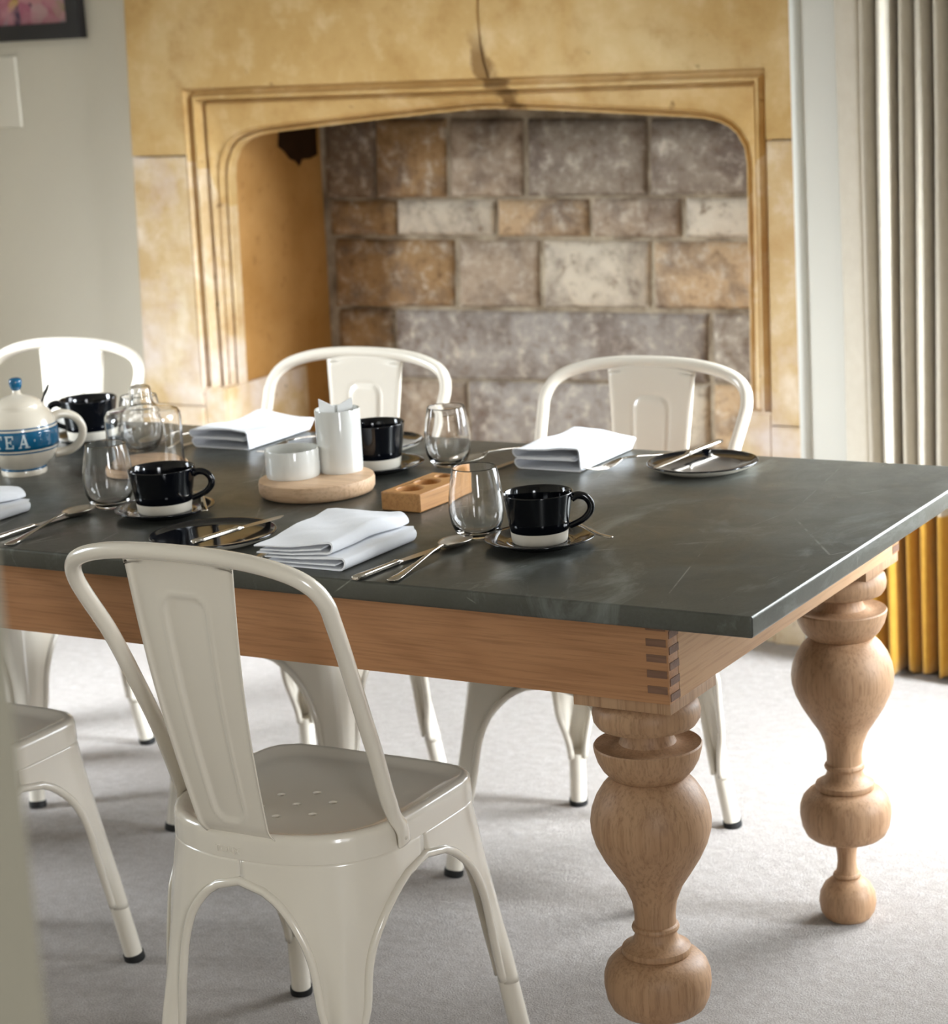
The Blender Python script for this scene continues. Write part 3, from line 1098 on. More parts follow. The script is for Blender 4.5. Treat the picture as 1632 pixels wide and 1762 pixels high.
def make_chair():
    ch = thing('metal_chair', 'proto', 'chair')
    # --- seat: dished panel with seven drain holes
    bm = bmesh.new()
    c0 = Vector((0, -.012, 0))

    def loop(s, z):
        return [bm.verts.new(((p.x - c0.x) * s + c0.x, (p.y - c0.y) * s + c0.y, z)) for p in SO]
    spec = [(.80, SEATZ - .0085), (.875, SEATZ - .0065), (.925, SEATZ - .0015), (.955, SEATZ), (.978, SEATZ - .0015), (.993, SEATZ - .006),
            (1.0, SEATZ - .013), (1.004, SEATZ - .036), (1.004, SEATZ - .0395), (.994, SEATZ - .0405)]
    L = [loop(s, z) for s, z in spec]
    for a, b in zip(L, L[1:]):
        for i in range(NS):
            j = (i + 1) % NS
            bm.faces.new((a[i], a[j], b[j], b[i]))
    edges = [bm.edges.get((L[0][i], L[0][(i + 1) % NS])) for i in range(NS)]
    hc = [(0, -.047)] + [(.051 * math.cos(a), -.047 + .051 * math.sin(a)) for a in [PI / 6 + i * PI / 3 for i in range(6)]]
    for hx, hy in hc:
        hv = [bm.verts.new((hx + .0065 * math.cos(2 * PI * i / 14), hy + .0065 * math.sin(2 * PI * i / 14), SEATZ - .0085)) for i in range(14)]
        hd = [bm.verts.new((v.co.x, v.co.y, SEATZ - .012)) for v in hv]
        for i in range(14):
            edges.append(bm.edges.new((hv[i], hv[(i + 1) % 14])))
            bm.faces.new((hv[i], hv[(i + 1) % 14], hd[(i + 1) % 14], hd[i]))
    bmesh.ops.triangle_fill(bm, use_beauty=True, use_dissolve=False, edges=edges)
    bm_obj('seat', bm, 'cream_enamel', ch, smooth=True, sharp=50)
    # --- legs with rubber tipped tube feet
    nt, nz = 27, 34
    for k in range(4):
        V = []
        for j in range(nz):
            s = j / (nz - 1)
            z = ZT - (ZT - ZB) * (s ** 1.15)
            V += [leg_pt(k, -1 + 2 * i / (nt - 1), z) for i in range(nt)]
        lg = mesh_obj('leg', V, grid_faces(nt, nz), 'cream_enamel', ch, smooth=True)
        md = lg.modifiers.new('sheet', 'SOLIDIFY')
        md.thickness = .0016
        def ax(z):
            return leg_axis(k, z)
        mesh_obj('foot_tube', *tube([ax(.006), ax(.05), ax(.104), ax(.112)], [.0158, .0158, .0154, .0135], 18), 'cream_enamel', lg, True, sharp=50)
        mesh_obj('rubber_foot', *tube([ax(.0), ax(.003), ax(.013)], [.0168, .0176, .0176], 18), 'black_rubber', lg, True, sharp=50)
    # --- rolled edge of the four arches
    for k in range(4):
        k2 = (k + 1) % 4
        zs = [ZB + .006 + (ZA - ZB - .006) * (i / 26) for i in range(27)]
        zs = [ZA - (ZA - z) for z in zs]
        a = [leg_pt(k, 1, z) for z in zs]
        b = [leg_pt(k2, -1, z) for z in reversed(zs)]
        mid = [(a[-1] + b[0]) * .5]
        mesh_obj('rolled_edge', *tube(a[:-1] + mid + b[1:], .0064, 10), 'cream_enamel', ch, True)
    # --- cross brace
    for s in (1, -1):
        mesh_obj('cross_brace', *tube([(s * .165, .150, .352), (s * .02, .0, .346 + .006 * s), (-s * .135, -.150, .352)], .0065, 10, flat=.55), 'cream_enamel', ch, True)
    # --- back hoop
    half = [(.1865, -.062, .402), (.1870, -.066, .425), (.1810, -.074, .445), (.1800, -.088, .480), (.1825, -.112, .545), (.1870, -.145, .620), (.1935, -.182, .700),
            (.2010, -.214, .757), (.2030, -.230, .786), (.1940, -.245, .810), (.1700, -.258, .828), (.1250, -.268, .841), (.07, -.274, .8475), (0, -.276, .8495)]
    full = [Vector(p) for p in half] + [Vector((-x, y, z)) for x, y, z in reversed(half[:-1])]
    cv = catmull(full, 6)
    n = len(cv)
    fl, rd = [], []
    for i in range(n):
        e = min(i, n - 1 - i)
        k = min(1.0, e / 16)
        fl.append(.28 + .72 * k * k)
        rd.append(.0150 - .0035 * k)
    mesh_obj('back_hoop', *tube(cv, rd, 14, flat=fl, up=(1, 0, 0)), 'cream_enamel', ch, True)
    for s in (1, -1):
        V, F = lathe([(0, .0018), (.0022, .0017), (.0024, .001), (.0042, .0008), (.0046, 0), (0, -.001)], 14)
        V = [(s * (.1905 + z), -.064 + x, .413 + y) for x, y, z in V]
        mesh_obj('rivet', V, F, 'cream_enamel', ch, True)
    # --- splat
    nu, nv = 41, 90
    V = []
    for j in range(nv):
        t = j / (nv - 1)
        z = .428 + (.845 - .428) * t
        hw = .0565 + (.0885 - .0565) * t ** 1.05
        yb = -.190 - .078 * t - .012 * math.sin(PI * t) + (.012 * (1 - t / .06) ** 2 if t < .06 else 0)
        # follow the hoop at the top
        for i in range(nu):
            s = -1 + 2 * i / (nu - 1)
            x = s * hw
            y = yb + .22 * x * x * 4 * .6
            if abs(s) > .93:
                y -= .0042 * ((abs(s) - .93) / .07)
            # embossed panel with a rounded head
            pw = hw * .43
            z0, z1 = .455, .788
            dx = abs(x) - pw
            dz = max(z0 - z, z - z1)
            r = .022
            qx, qz = dx + r, dz + r
            d = math.hypot(max(qx, 0), max(qz, 0)) + min(max(qx, qz), 0) - r
            y += .0026 * (1 / (1 + math.exp(max(-40, min(40, d / .0016)))))
            y -= .0030 * math.exp(-(d / .0032) ** 2)
            zz_ = z - (.010 * s * s if t > .97 else 0)
            V.append((x, y, zz_))
    sp = mesh_obj('splat', V, grid_faces(nu, nv), 'cream_enamel', ch, smooth=True)
    md = sp.modifiers.new('sheet', 'SOLIDIFY')
    md.thickness = .0016
    # --- maker's name pressed into the rear seat rim, below the splat
    fc = bpy.data.curves.new('maker_mark', 'FONT')
    fc.body = 'TOLIX'
    fc.size = .0135
    fc.extrude = .0006
    fc.align_x = 'CENTER'
    fo = bpy.data.objects.new('maker_mark_tmp', fc)
    COL.objects.link(fo)
    bpy.context.view_layer.update()
    me = bpy.data.meshes.new_from_object(fo)
    bpy.data.objects.remove(fo)
    um = .5
    for v in me.vertices:
        x, y, z = v.co
        p = outl(um - (x - .018) / 1.13)
        nrm = Vector((p.x, p.y + .05, 0)).normalized()
        q = Vector(((p.x - c0.x) * 1.004, (p.y - c0.y) * 1.004 + c0.y, 0)) + nrm * (.0002 + z)
        v.co = (q.x, q.y, SEATZ - .0325 + y)
    me.materials.append(M['cream_enamel'])
    mo = bpy.data.objects.new('maker_mark', me)
    COL.objects.link(mo)
    mo.parent = ch
    return ch


proto = make_chair()
spots = [
    ((-.685, .0), 0.0, 'cream metal chair in the foreground with its back to the camera'),
    ((-.712, .92), PI, 'cream metal chair across the table behind the plate nearest the curtain'),
    ((-1.335, .92), PI, 'cream metal chair across the table behind the tall white pot'),
    ((-2.075, .92), PI, 'cream metal chair across the table behind the teapot'),
    ((-1.42, .0), 0.0, 'cream metal chair at the left picture edge, seat and one front leg showing'),
]
for i, (xy, rz, lab) in enumerate(spots):
    o = proto if i == 0 else copy_tree(proto)
    o.location = (xy[0], xy[1], 0)
    o.rotation_euler = (0, 0, rz)
    o['label'] = lab
    o['group'] = 'metal chairs around the table'

# ------------------------------------------------------------------ tableware
TZ = TT + .0004


def make_cup():
    c = thing('coffee_cup', 'proto', 'cup')
    mesh_obj('body', *lathe([(.0415, .0165), (.0432, .025), (.0462, .045), (.0490, .062), (.0503, .0700), (.0505, .0712), (.0497, .0718), (.0486, .0708),
                             (.0470, .060), (.0438, .040), (.0405, .022), (.037, .012), (.028, .0085), (0, .008)], 56), 'black_glaze', c, True)
    mesh_obj('bare_base', *lathe([(0, .002), (.032, .002), (.0335, 0), (.0385, 0), (.0400, .0025), (.0417, .0166), (.040, .0172)], 56), 'bare_clay', c, True, sharp=50)
    pts = catmull([(.0475, 0, .0600), (.056, 0, .0640), (.067, 0, .0615), (.0745, 0, .052), (.0740, 0, .041), (.066, 0, .031), (.055, 0, .0245), (.0425, 0, .0195)], 5)
    n = len(pts)
    mesh_obj('handle', *tube(pts, [.0062 - .0018 * (i / (n - 1)) for i in range(n)], 12, flat=.72, up=(0, 1, 0)), 'black_glaze', c, True)
    return c


def make_saucer():
    c = mesh_obj('saucer', *lathe([(0, .001), (.040, .001), (.043, 0), (.047, 0), (.052, .003), (.066, .0075), (.0785, .0115), (.0802, .0132), (.0790, .0142),
                                   (.070, .0125), (.058, .0095), (.052, .0065), (.047, .0064), (.0445, .0078), (.041, .0058), (0, .0058)], 64), 'black_glaze', None, True)
    return c


cup0 = make_cup()
sau0 = make_saucer()
cups = [((-.440, .256), math.radians(27), (1, 1, 1), 'black glazed cup with a bare clay base, nearest the table corner'),
        ((-1.119, .260), math.radians(22), (1.06, 1.06, .97), 'black glazed cup with a bare clay base between the teapot glass and the near plate'),
        ((-.963, .642), math.radians(150), (1, 1, 1.05), 'black glazed cup half hidden behind the tall white pot'),
        ((-1.652, .727), math.radians(205), (1.06, 1.06, 1.05), 'black glazed cup behind the handle of the teapot')]
sl = ['black glazed saucer under the cup nearest the table corner', 'black glazed saucer under the cup beside the glass cloche',
      'black glazed saucer behind the round wooden tray', 'black glazed saucer beyond the teapot']
for i, (xy, a, s, lab) in enumerate(cups):
    c = cup0 if i == 0 else copy_tree(cup0)
    c.location = (xy[0], xy[1], TZ + .0062)
    c.rotation_euler = (0, 0, a)
    c.scale = s
    tag(c, lab, 'cup', 'black coffee cups')
    d = sau0 if i == 0 else copy_tree(sau0)
    d.location = (xy[0], xy[1], TZ)
    tag(d, sl[i], 'saucer', 'black saucers')


def make_plate():
    c = thing('side_plate', 'proto', 'plate')
    mesh_obj('glazed_top', *lathe([(.0905, .0118), (.0908, .0132), (.0895, .0142), (.0870, .0138), (.0835, .0112), (.0780, .0090), (.060, .0080), (0, .0078)], 72), 'black_glaze', c, True)
    mesh_obj('bare_underside', *lathe([(0, .002), (.058, .002), (.060, 0), (.066, 0), (.0715, .0022), (.0840, .0070), (.0903, .0119), (.0880, .0125)], 72), 'bare_clay', c, True, sharp=50)
    return c


pl0 = make_plate()
for i, (xy, lab, s) in enumerate([((-.430, .790), 'black side plate with a pale underside at the far right of the table', 1.0),
                                  ((-.931, .134), 'black side plate partly behind the foreground chair back', 1.06),
                                  ((-1.075, .800), 'black side plate behind the tall white pot', 1.0)]):
    c = pl0 if i == 0 else copy_tree(pl0)
    c.location = (xy[0], xy[1], TZ)
    c.scale = (s, s, 1)
    tag(c, lab, 'plate', 'black side plates')

gl = mesh_obj('stemless_glass', *lathe([(0, 0), (.0215, 0), (.0255, .0015), (.0325, .0100), (.0382, .0240), (.0408, .0420), (.0400, .0620), (.0368, .0850), (.0330, .1040),
                                        (.0326, .1052), (.0318, .1052), (.0319, .1035), (.0356, .0845), (.0387, .0620), (.0394, .0425), (.0366, .0255), (.0305, .0135), (.0200, .0080), (0, .0068)], 64), 'glass', None, True)
for i, (xy, s, lab) in enumerate([((-.552, .271), 1.0, 'clear stemless glass beside the cup nearest the table corner'),
                                  ((-1.243, .277), 1.0, 'clear stemless glass left of the near black cup, before the cloche'),
                                  ((-.859, .703), .97, 'clear stemless glass behind the drilled oak block'),
                                  ((-1.478, .660), 1.0, 'clear stemless glass half hidden behind the glass cloche')]):
    c = gl if i == 0 else copy_tree(gl)
    c.location = (xy[0], xy[1], TZ)
    c.scale = (s, s, s)
    tag(c, lab, 'glass', 'stemless glasses')


# cutlery: local +x is the working end, origin at the middle, resting on z = 0
def make_knife(L=.205):
    k = thing('table_knife', 'proto', 'knife')
    hl = L * .50
    V = []
    st = [(-L / 2, .0040, .0022, .0040), (-L / 2 + .002, .0062, .0036, .0042), (-L / 2 + .02, .0064, .0036, .0042), (-L / 2 + .06, .0056, .0034, .0040), (-L / 2 + hl - .010, .0048, .0032, .0036),
          (-L / 2 + hl - .004, .0056, .0040, .0040), (-L / 2 + hl, .0046, .0034, .0036), (-L / 2 + hl + .006, .0040, .0018, .0030)]
    for x, w, h, zc in st:
        for i in range(14):
            a = 2 * PI * i / 14
            V.append((x, w * math.copysign(abs(math.cos(a)) ** .7, math.cos(a)), zc + h * math.copysign(abs(math.sin(a)) ** .7, math.sin(a))))
    F = grid_faces(14, len(st), True) + [tuple(range(13, -1, -1)), tuple(range((len(st) - 1) * 14, len(st) * 14))]
    mesh_obj('handle', V, F, 'steel', k, True, sharp=50)
    x0 = -L / 2 + hl + .003
    n = 16
    V = []
    for i in range(n + 1):
        t = i / n
        x = x0 + (L / 2 - x0) * t
        wt = .0046 + .0010 * math.sin(PI * min(1, t * 1.3))
        wb = .0050 + .0035 * math.sin(PI * min(1, t * .9))
        tip = max(0, (t - .80) / .20)
        wb *= 1 - tip ** 1.6
        wt *= 1 - .55 * tip ** 2
        z = .0032 - .0022 * t
        V += [(x, wt, z + .0007), (x, -wb, z + .0001), (x, -wb, z - .0001), (x, wt, z - .0007)]
    F = []
    for i in range(n):
        for a in range(4):
            b = (a + 1) % 4
            F.append((i * 4 + a, i * 4 + b, i * 4 + 4 + b, i * 4 + 4 + a))
    F += [(3, 2, 1, 0), (n * 4, n * 4 + 1, n * 4 + 2, n * 4 + 3)]
    mesh_obj('blade', V, F, 'brushed_steel', k)
    return k


def strip(pts, name, mat, parent):
    """flat bar: pts = (x, half width, z, half thickness, edge lift)"""
    V = []
    for x, w, z, h in pts:
        for i in range(10):
            a = 2 * PI * i / 10
            V.append((x, w * math.cos(a), z + h * math.sin(a)))
    F = grid_faces(10, len(pts), True) + [tuple(range(9, -1, -1)), tuple(range((len(pts) - 1) * 10, len(pts) * 10))]
    return mesh_obj(name, V, F, mat, parent, True)


def make_spoon(L=.205, bl=.064, bw=.0205, dz=.0085, nm='table_spoon'):
    k = thing(nm, 'proto', 'spoon')
    xb = L / 2 - bl
    strip([(-L / 2, .0030, .0022, .0009), (-L / 2 + .003, .0085 * bw / .02, .0022, .0013), (-L / 2 + .03, .0072 * bw / .02, .0028, .0013), (-L / 2 + L * .34, .0040, .0060, .0016), (-L / 2 + L * .52, .0028, .0105, .0018),
           (xb - .006, .0028, .0125, .0017), (xb + .003, .0045, .0105, .0013)], 'handle', 'steel', k)
    nu, nv = 17, 15
    V = []
    for j in range(nv):
        t = j / (nv - 1)
        x = xb + bl * t
        hw = bw * (max(0.0, 1 - abs((t - .56) / (.56 if t < .56 else .44)) ** (1.9 if t < .56 else 2.2))) ** .62
        hw = max(hw, .0016)
        for i in range(nu):
            s = -1 + 2 * i / (nu - 1)
            rim = .0108 - .0035 * t + .003 * max(0, t - .8)
            dep = dz * (1 - s * s) * math.sin(PI * min(1, .08 + .9 * t)) ** .7
            V.append((x, s * hw, max(.0011, rim - dep)))
    o = mesh_obj('bowl', V, grid_faces(nu, nv), 'brushed_steel', k, True)
    md = o.modifiers.new('sheet', 'SOLIDIFY')
    md.thickness = .0011
    return k


def make_fork(L=.205):
    k = thing('table_fork', 'proto', 'fork')
    xb = L / 2 - .075
    strip([(-L / 2, .0030, .0022, .0009), (-L / 2 + .003, .0080, .0022, .0013), (-L / 2 + .03, .0070, .0028, .0013), (-L / 2 + L * .34, .0040, .0060, .0016), (-L / 2 + L * .5, .0028, .0100, .0017),
           (xb, .0030, .0120, .0016)], 'handle', 'steel', k)
    hd = thing('tmp', 'x', 'x')
    bpy.data.objects.remove(hd)

    def zc(t):
        return .0120 - .0100 * math.sin(PI * min(1.0, t * 1.15) * .62) + .010 * max(0, t - .55) ** 1.2
    V, F = [], []
    nu, nv = 9, 8
    for j in range(nv):
        t = j / (nv - 1) * .45
        hw = .0030 + (.0118 - .0030) * min(1, (t / .34)) ** .8
        for i in range(nu):
            s = -1 + 2 * i / (nu - 1)
            V.append((xb + .075 * t, s * hw, zc(t) + .0012 * s * s))
    F = grid_faces(nu, nv)
    o = mesh_obj('root', V, F, 'brushed_steel', k, True)
    md = o.modifiers.new('sheet', 'SOLIDIFY')
    md.thickness = .0013
    for a in range(4):
        y = (-1.5 + a) * .0064
        pts = [(xb + .075 * t, y * (1 - .06 * (t - .43)), zc(t)) for t in [.42 + .58 * q / 8 for q in range(9)]]
        mesh_obj('tine', *tube(pts, [.0018] * 7 + [.0014, .0008], 8, flat=.6), 'brushed_steel', k, True)
    return k


kn0, sp0, fk0 = make_knife(), make_spoon(.246, .078, .0225, .0095), make_fork(.222)
ts0 = make_spoon(.135, .042, .0135, .0055, 'teaspoon')
used = set()


def lay(proto, xy, ang, z, lab, cat, group, tilt=0.0, flip=False):
    c = proto if proto.name not in used else copy_tree(proto)
    used.add(proto.name)
    c.location = (xy[0], xy[1], z)
    c.rotation_euler = (PI if flip else 0, -tilt, math.radians(ang))
    tag(c, lab, cat, group)
    return c


def ends(h, t):
    """handle end and tip in plan -> middle and angle"""
    return ((h[0] + t[0]) / 2, (h[1] + t[1]) / 2), math.degrees(math.atan2(t[1] - h[1], t[0] - h[0]))


NG, FG = 'near place settings', 'far place settings'


def put(proto, h, t, lab, cat, group, z=TZ + .0003, tilt=0.0, flip=False):
    m, a = ends(h, t)
    return lay(proto, m, a, z, lab, cat, group, tilt, flip)


put(kn0, (-.588, -.004), (-.572, .196), 'steel knife between the foreground napkin and its spoon', 'knife', 'table knives')
put(sp0, (-.536, .006), (-.560, .250), 'steel spoon in front of the glass nearest the table corner', 'spoon', 'table spoons')
put(fk0, (-.794, .040), (-.829, .260), 'steel fork under the edge of the foreground napkin', 'fork', 'table forks')
put(kn0, (-1.272, .018), (-1.266, .222), 'steel knife beside the spoon at the left table edge', 'knife', 'table knives')
put(sp0, (-1.227, .010), (-1.264, .252), 'steel spoon at the left edge of the table', 'spoon', 'table spoons')
put(fk0, (-.515, .905), (-.598, .720), 'steel fork between the far right napkin and plate', 'fork', 'table forks')
put(sp0, (-.775, .905), (-.842, .712), 'steel spoon behind the glass and far right napkin', 'spoon', 'table spoons')
put(kn0, (-.742, .880), (-.768, .676), 'steel knife tucked against the far right napkin', 'knife', 'table knives')
put(sp0, (-1.455, .895), (-1.492, .693), 'steel spoon beyond the glass cloche', 'spoon', 'table spoons')
put(kn0, (-1.418, .890), (-1.440, .688), 'steel knife against the far left napkin', 'knife', 'table knives')
put(fk0, (-1.225, .905), (-1.242, .703), 'steel fork right of the far left napkin', 'fork', 'table forks')
put(kn0, (-.455, .915), (-.482, .716), 'steel knife resting on the far right plate', 'knife', 'table knives', TZ + .0140, math.radians(-1.0))
put(kn0, (-.906, .052), (-.886, .255), 'steel knife resting on the near plate behind the chair back', 'knife', 'table knives', TZ + .0140, math.radians(-.5))
put(ts0, (-.338, .272), (-.450, .318), 'teaspoon handle jutting from the saucer nearest the table corner', 'teaspoon', 'teaspoons', TZ + .0128)
put(ts0, (-1.030, .246), (-1.110, .345), 'teaspoon on the saucer beside the handle of the near left cup', 'teaspoon', 'teaspoons', TZ + .0128)


# ---- napkins
def ribbon(path, thick):
    n = len(path)
    L, R = [], []
    for i in range(n):
        t = (path[min(i + 1, n - 1)] - path[max(i - 1, 0)])
        t.normalize()
        nn = Vector((-t.y, t.x))
        L.append(path[i] + nn * thick / 2)
        R.append(path[i] - nn * thick / 2)
    return L + list(reversed(R))


def arc(cx, cy, r, a0, a1, n=7):
    return [Vector((cx + r * math.cos(math.radians(a0 + (a1 - a0) * i / n)), cy + r * math.sin(math.radians(a0 + (a1 - a0) * i / n)))) for i in range(n + 1)]


def seg(a, b, n=8):
    return [Vector(a).lerp(Vector(b), i / n) for i in range(1, n + 1)]


def sweep_cloth(sections, nv, length, warp):
    V, F = [], []
    for sec in sections:
        n = len(sec)
        b0 = len(V)
        for j in range(nv):
            t = j / (nv - 1)
            for p in sec:
                V.append(warp(p.x, t, p.y))
        for j in range(nv - 1):
            for i in range(n):
                k = (i + 1) % n
                F.append((b0 + j * n + i, b0 + j * n + k, b0 + (j + 1) * n + k, b0 + (j + 1) * n + i))
        h = n // 2
        for j in (0, nv - 1):
            for i in range(h - 1):
                F.append((b0 + j * n + i, b0 + j * n + i + 1, b0 + j * n + n - 2 - i, b0 + j * n + n - 1 - i))
    return V, F


def napkin(lab, xy, rz, W, Lg, H, style, seed):
    th = .0026
    o = .0014
    if style == 'wrap':
        r = H * .24
        path = [Vector((W - .014, r * 2 + o))] + seg((W - .014, r * 2 + o), (r, r * 2 + o)) + arc(r, r + o, r, 90, 270)[1:] + seg((r, o), (W - .004, o)) + \
            arc(W - .004, .004 + o, .004, -90, 0, 4)[1:] + seg((W, .004 + o), (W, H - .005), 4) + arc(W - .005, H - .005, .005, 0, 90, 4)[1:] + \
            seg((W - .005, H), (r, H)) + arc(r, H - r + .001, r - .001, 90, 270)[1:] + seg((r, H - 2 * r + .002), (W - .016, H - 2 * r + .002))
        mid = [Vector((W - .010, H * .5 + .0)), ] + seg((W - .010, H * .5), (r * 1.6, H * .5 + .0006), 6)
        secs = [ribbon(path, th), ribbon(mid, th * .8)]
    else:
        h1 = H * .46
        r1 = h1 * .46
        p1 = [Vector((.0, o))] + seg((0, o), (W - r1, o)) + arc(W - r1, r1 + o, r1, -90, 90)[1:] + seg((W - r1, 2 * r1 + o), (.004, 2 * r1 + o - .001))
        p1b = [Vector((.006, h1 * .50))] + seg((.006, h1 * .5), (W - .016, h1 * .46), 6)
        z2 = h1 + .004
        r2 = (H - z2) * .47
        W2_ = W - .010
        p2 = [Vector((.004, z2 + o))] + seg((.004, z2 + o), (W2_ - r2, z2 + o)) + arc(W2_ - r2, z2 + r2 + o, r2, -90, 90)[1:] + seg((W2_ - r2, z2 + 2 * r2 + o), (.0, z2 + 2 * r2 + o - .002))
        p2b = [Vector((.010, z2 + r2))] + seg((.010, z2 + r2), (W2_ - .018, z2 + r2), 6)
        secs = [ribbon(p1, th), ribbon(p1b, th * .8), ribbon(p2, th), ribbon(p2b, th * .8)]
    ph = seed * 1.7

    def warp(u, t, z):
        f = z / H
        x = u
        y = t * Lg
        if style == 'wrap':
            x += .004 * f * math.sin(3 * t + ph) + .012 * f * (t - .3) - .004 * t
            y += (.010 * f * (u / W) - .006 * f)
            z2 = z * (1 - .32 * t * (u / W) - .10 * math.sin(PI * t) * f) + f * f * .0022 * math.sin(9 * t + 40 * u + ph)
        else:
            top = max(0, (f - .46) / .54)
            x += -.030 * top * t * .6 + (-.014 + .010 * t) * (1 if f > .48 else 0)
            y += .012 * f * (u / W) + (.012 if f > .48 else 0) * t
            lift = (1 - u / W) * (1 - t)
            z2 = z - .010 * f * lift + .006 * f * math.sin(PI * min(1, t * 1.1)) * (u / W) + f * .0016 * math.sin(11 * t + 50 * u + ph)
        z2 += f * .0012 * noise.noise(Vector((u * 40, t * 7, seed)))
        return (x - W / 2, y - Lg / 2, max(.0004, z2))
    V, F = sweep_cloth(secs, 22, Lg, warp)
    ob = mesh_obj('napkin', V, F, 'linen', None, True, (xy[0], xy[1], TZ), math.radians(rz), sharp=60)
    tag(ob, lab, 'napkin', 'folded white napkins')
    return ob


napkin('folded white napkin behind the foreground chair back', (-.700, .128), -1, .140, .185, .036, 'tier', 1)
napkin('folded white napkin at the far right of the table, before a plate', (-.672, .805), -1, .122, .185, .036, 'wrap', 2)
nd = napkin('folded white napkin at the far left of the table', (-1.350, .822), -1, .124, .190, .034, 'wrap', 3)
napkin('folded white napkin cut by the left picture edge', (-1.430, .118), 0, .145, .185, .034, 'tier', 4)


# ---- round tray with two pots
mesh_obj_tray = mesh_obj('round_tray', *lathe([(0, 0), (.086, 0), (.0915, .002), (.0945, .008), (.0950, .020), (.0935, .0255), (.0905, .0265), (.060, .0268), (0, .0268)], 72), 'pale_ash', None, True, (-.968, .467, TZ), sharp=45)
tag(mesh_obj_tray, 'round pale wooden tray under the two white pots', 'tray')
sp_ = mesh_obj('small_pot', *lathe([(0, .001), (.040, .001), (.0425, 0), (.0440, .0025), (.0445, .010), (.0447, .0440), (.0440, .0460), (.0428, .0455), (.0425, .040), (.0422, .008), (.038, .004), (0, .0038)], 60), 'white_porcelain', None, True, (-1.006, .457, TZ + .0269), sharp=60)
tag(sp_, 'short round white porcelain pot on the wooden tray', 'pot')
tp = thing('tall_pot', 'tall white porcelain pot of paper sachets on the wooden tray', 'pot', (-.951, .515, TZ + .0269))
mesh_obj('body', *lathe([(0, .001), (.033, .001), (.0352, 0), (.0362, .0025), (.0365, .010), (.0372, .1010), (.0366, .1030), (.0353, .1025), (.0350, .098), (.0345, .008), (.030, .004), (0, .0038)], 56), 'white_porcelain', tp, True, sharp=60)
RA0 = math.radians(30.2)
for k, (az, h, lab) in enumerate([(205, .1125, 'white paper sachet at the left rim of the tall pot'), (70, .1115, 'white paper sachet at the middle of the tall pot')]):
    a = math.radians(az)
    cx, cy = .017 * math.cos(a), .017 * math.sin(a)
    V, F = box_vf(-.0125, .0125, -.0014, .0014, .0042, h)
    ct_, st_ = math.cos(RA0 + .3 * k), math.sin(RA0 + .3 * k)
    V = [(cx + x * ct_ - (y + (z - .06) * .05) * st_, cy + x * st_ + (y + (z - .06) * .05) * ct_, z + ((.006 if k else -.007) * x / .0125 if z > .05 else 0)) for x, y, z in V]
    o = mesh_obj('paper_sachet', V, F, 'paper', None, loc=(-.951, .515, TZ + .0269))
    tag(o, lab, 'sachet', 'paper sachets in the tall pot')


# ---- drilled oak block
def oak_block():
    bm = bmesh.new()
    w, l, h = .0365, .074, .0295
    v, f = box_vf(-w, w, -l, l, 0, h)
    vs = [bm.verts.new(q) for q in v]
    top = None
    for q in f:
        fa = [vs[i] for i in q]
        if all(a.co.z > h - 1e-6 for a in fa):
            top = fa
            continue
        bm.faces.new(fa)
    be = [e for e in bm.edges if abs(e.verts[0].co.z - e.verts[1].co.z) > h * .9]
    edges = []
    for i in range(4):
        a, b = top[i], top[(i + 1) % 4]
        edges.append(bm.edges.get((a, b)) or bm.edges.new((a, b)))
    for hy in (-.040, .010, .056):
        rr_ = .0205 if hy < .05 else .0130
        a = [bm.verts.new((-.004 + rr_ * math.cos(2 * PI * i / 36), hy + rr_ * math.sin(2 * PI * i / 36), h)) for i in range(36)]
        b = [bm.verts.new((q.co.x, q.co.y, h - .016)) for q in a]
        for i in range(36):
            j = (i + 1) % 36
            edges.append(bm.edges.new((a[i], a[j])))
            bm.faces.new((a[i], a[j], b[j], b[i]))
        bm.faces.new(b)
    bmesh.ops.triangle_fill(bm, use_beauty=True, use_dissolve=False, edges=edges)
    o = bm_obj('drilled_block', bm, 'tan_oak', None, smooth=True, sharp=30, loc=(-.752, .456, TZ), rotz=math.radians(-2))
    md = o.modifiers.new('soft', 'BEVEL')
    md.width = .0022
    md.segments = 2
    md.limit_method = 'ANGLE'
    md.angle_limit = math.radians(70)
    tag(o, 'oak block with round drilled recesses beside the wooden tray', 'block')


oak_block()

# ---- glass cloche on a wooden base
cb = mesh_obj('cloche_base', *lathe([(0, 0), (.066, 0), (.0705, .002), (.072, .010), (.0705, .0165), (.0675, .0178), (.0672, .0140), (.0590, .0138), (.0575, .0230), (.055, .0245), (0, .0245)], 64), 'pale_ash', None, True, (-1.352, .512, TZ), sharp=40)
tag(cb, 'pale wooden base under the glass cloche', 'base')
cl = thing('glass_cloche', 'clear glass cloche with a hollow knob on a pale wooden base', 'cloche', (-1.352, .512, TZ + .0142))
prof = [(.0632, 0), (.0650, 0), (.0655, .003), (.0655, .082), (.0645, .0905), (.0600, .0965), (.0500, .1000), (.0320, .1020), (.0240, .1050), (.0205, .1120), (.0190, .1220),
        (.0185, .1330), (.0165, .1385), (.0120, .1405), (0, .1410), (0, .1392), (.0115, .1386), (.0152, .1365), (.0168, .1325), (.0172, .1220), (.0186, .1122), (.0222, .1038), (.0315, .1003), (.0495, .0983), (.0590, .0950), (.0630, .0898), (.0639, .082), (.0639, .003)]
mesh_obj('dome', *lathe(prof, 64, closed=True), 'glass', cl, True)

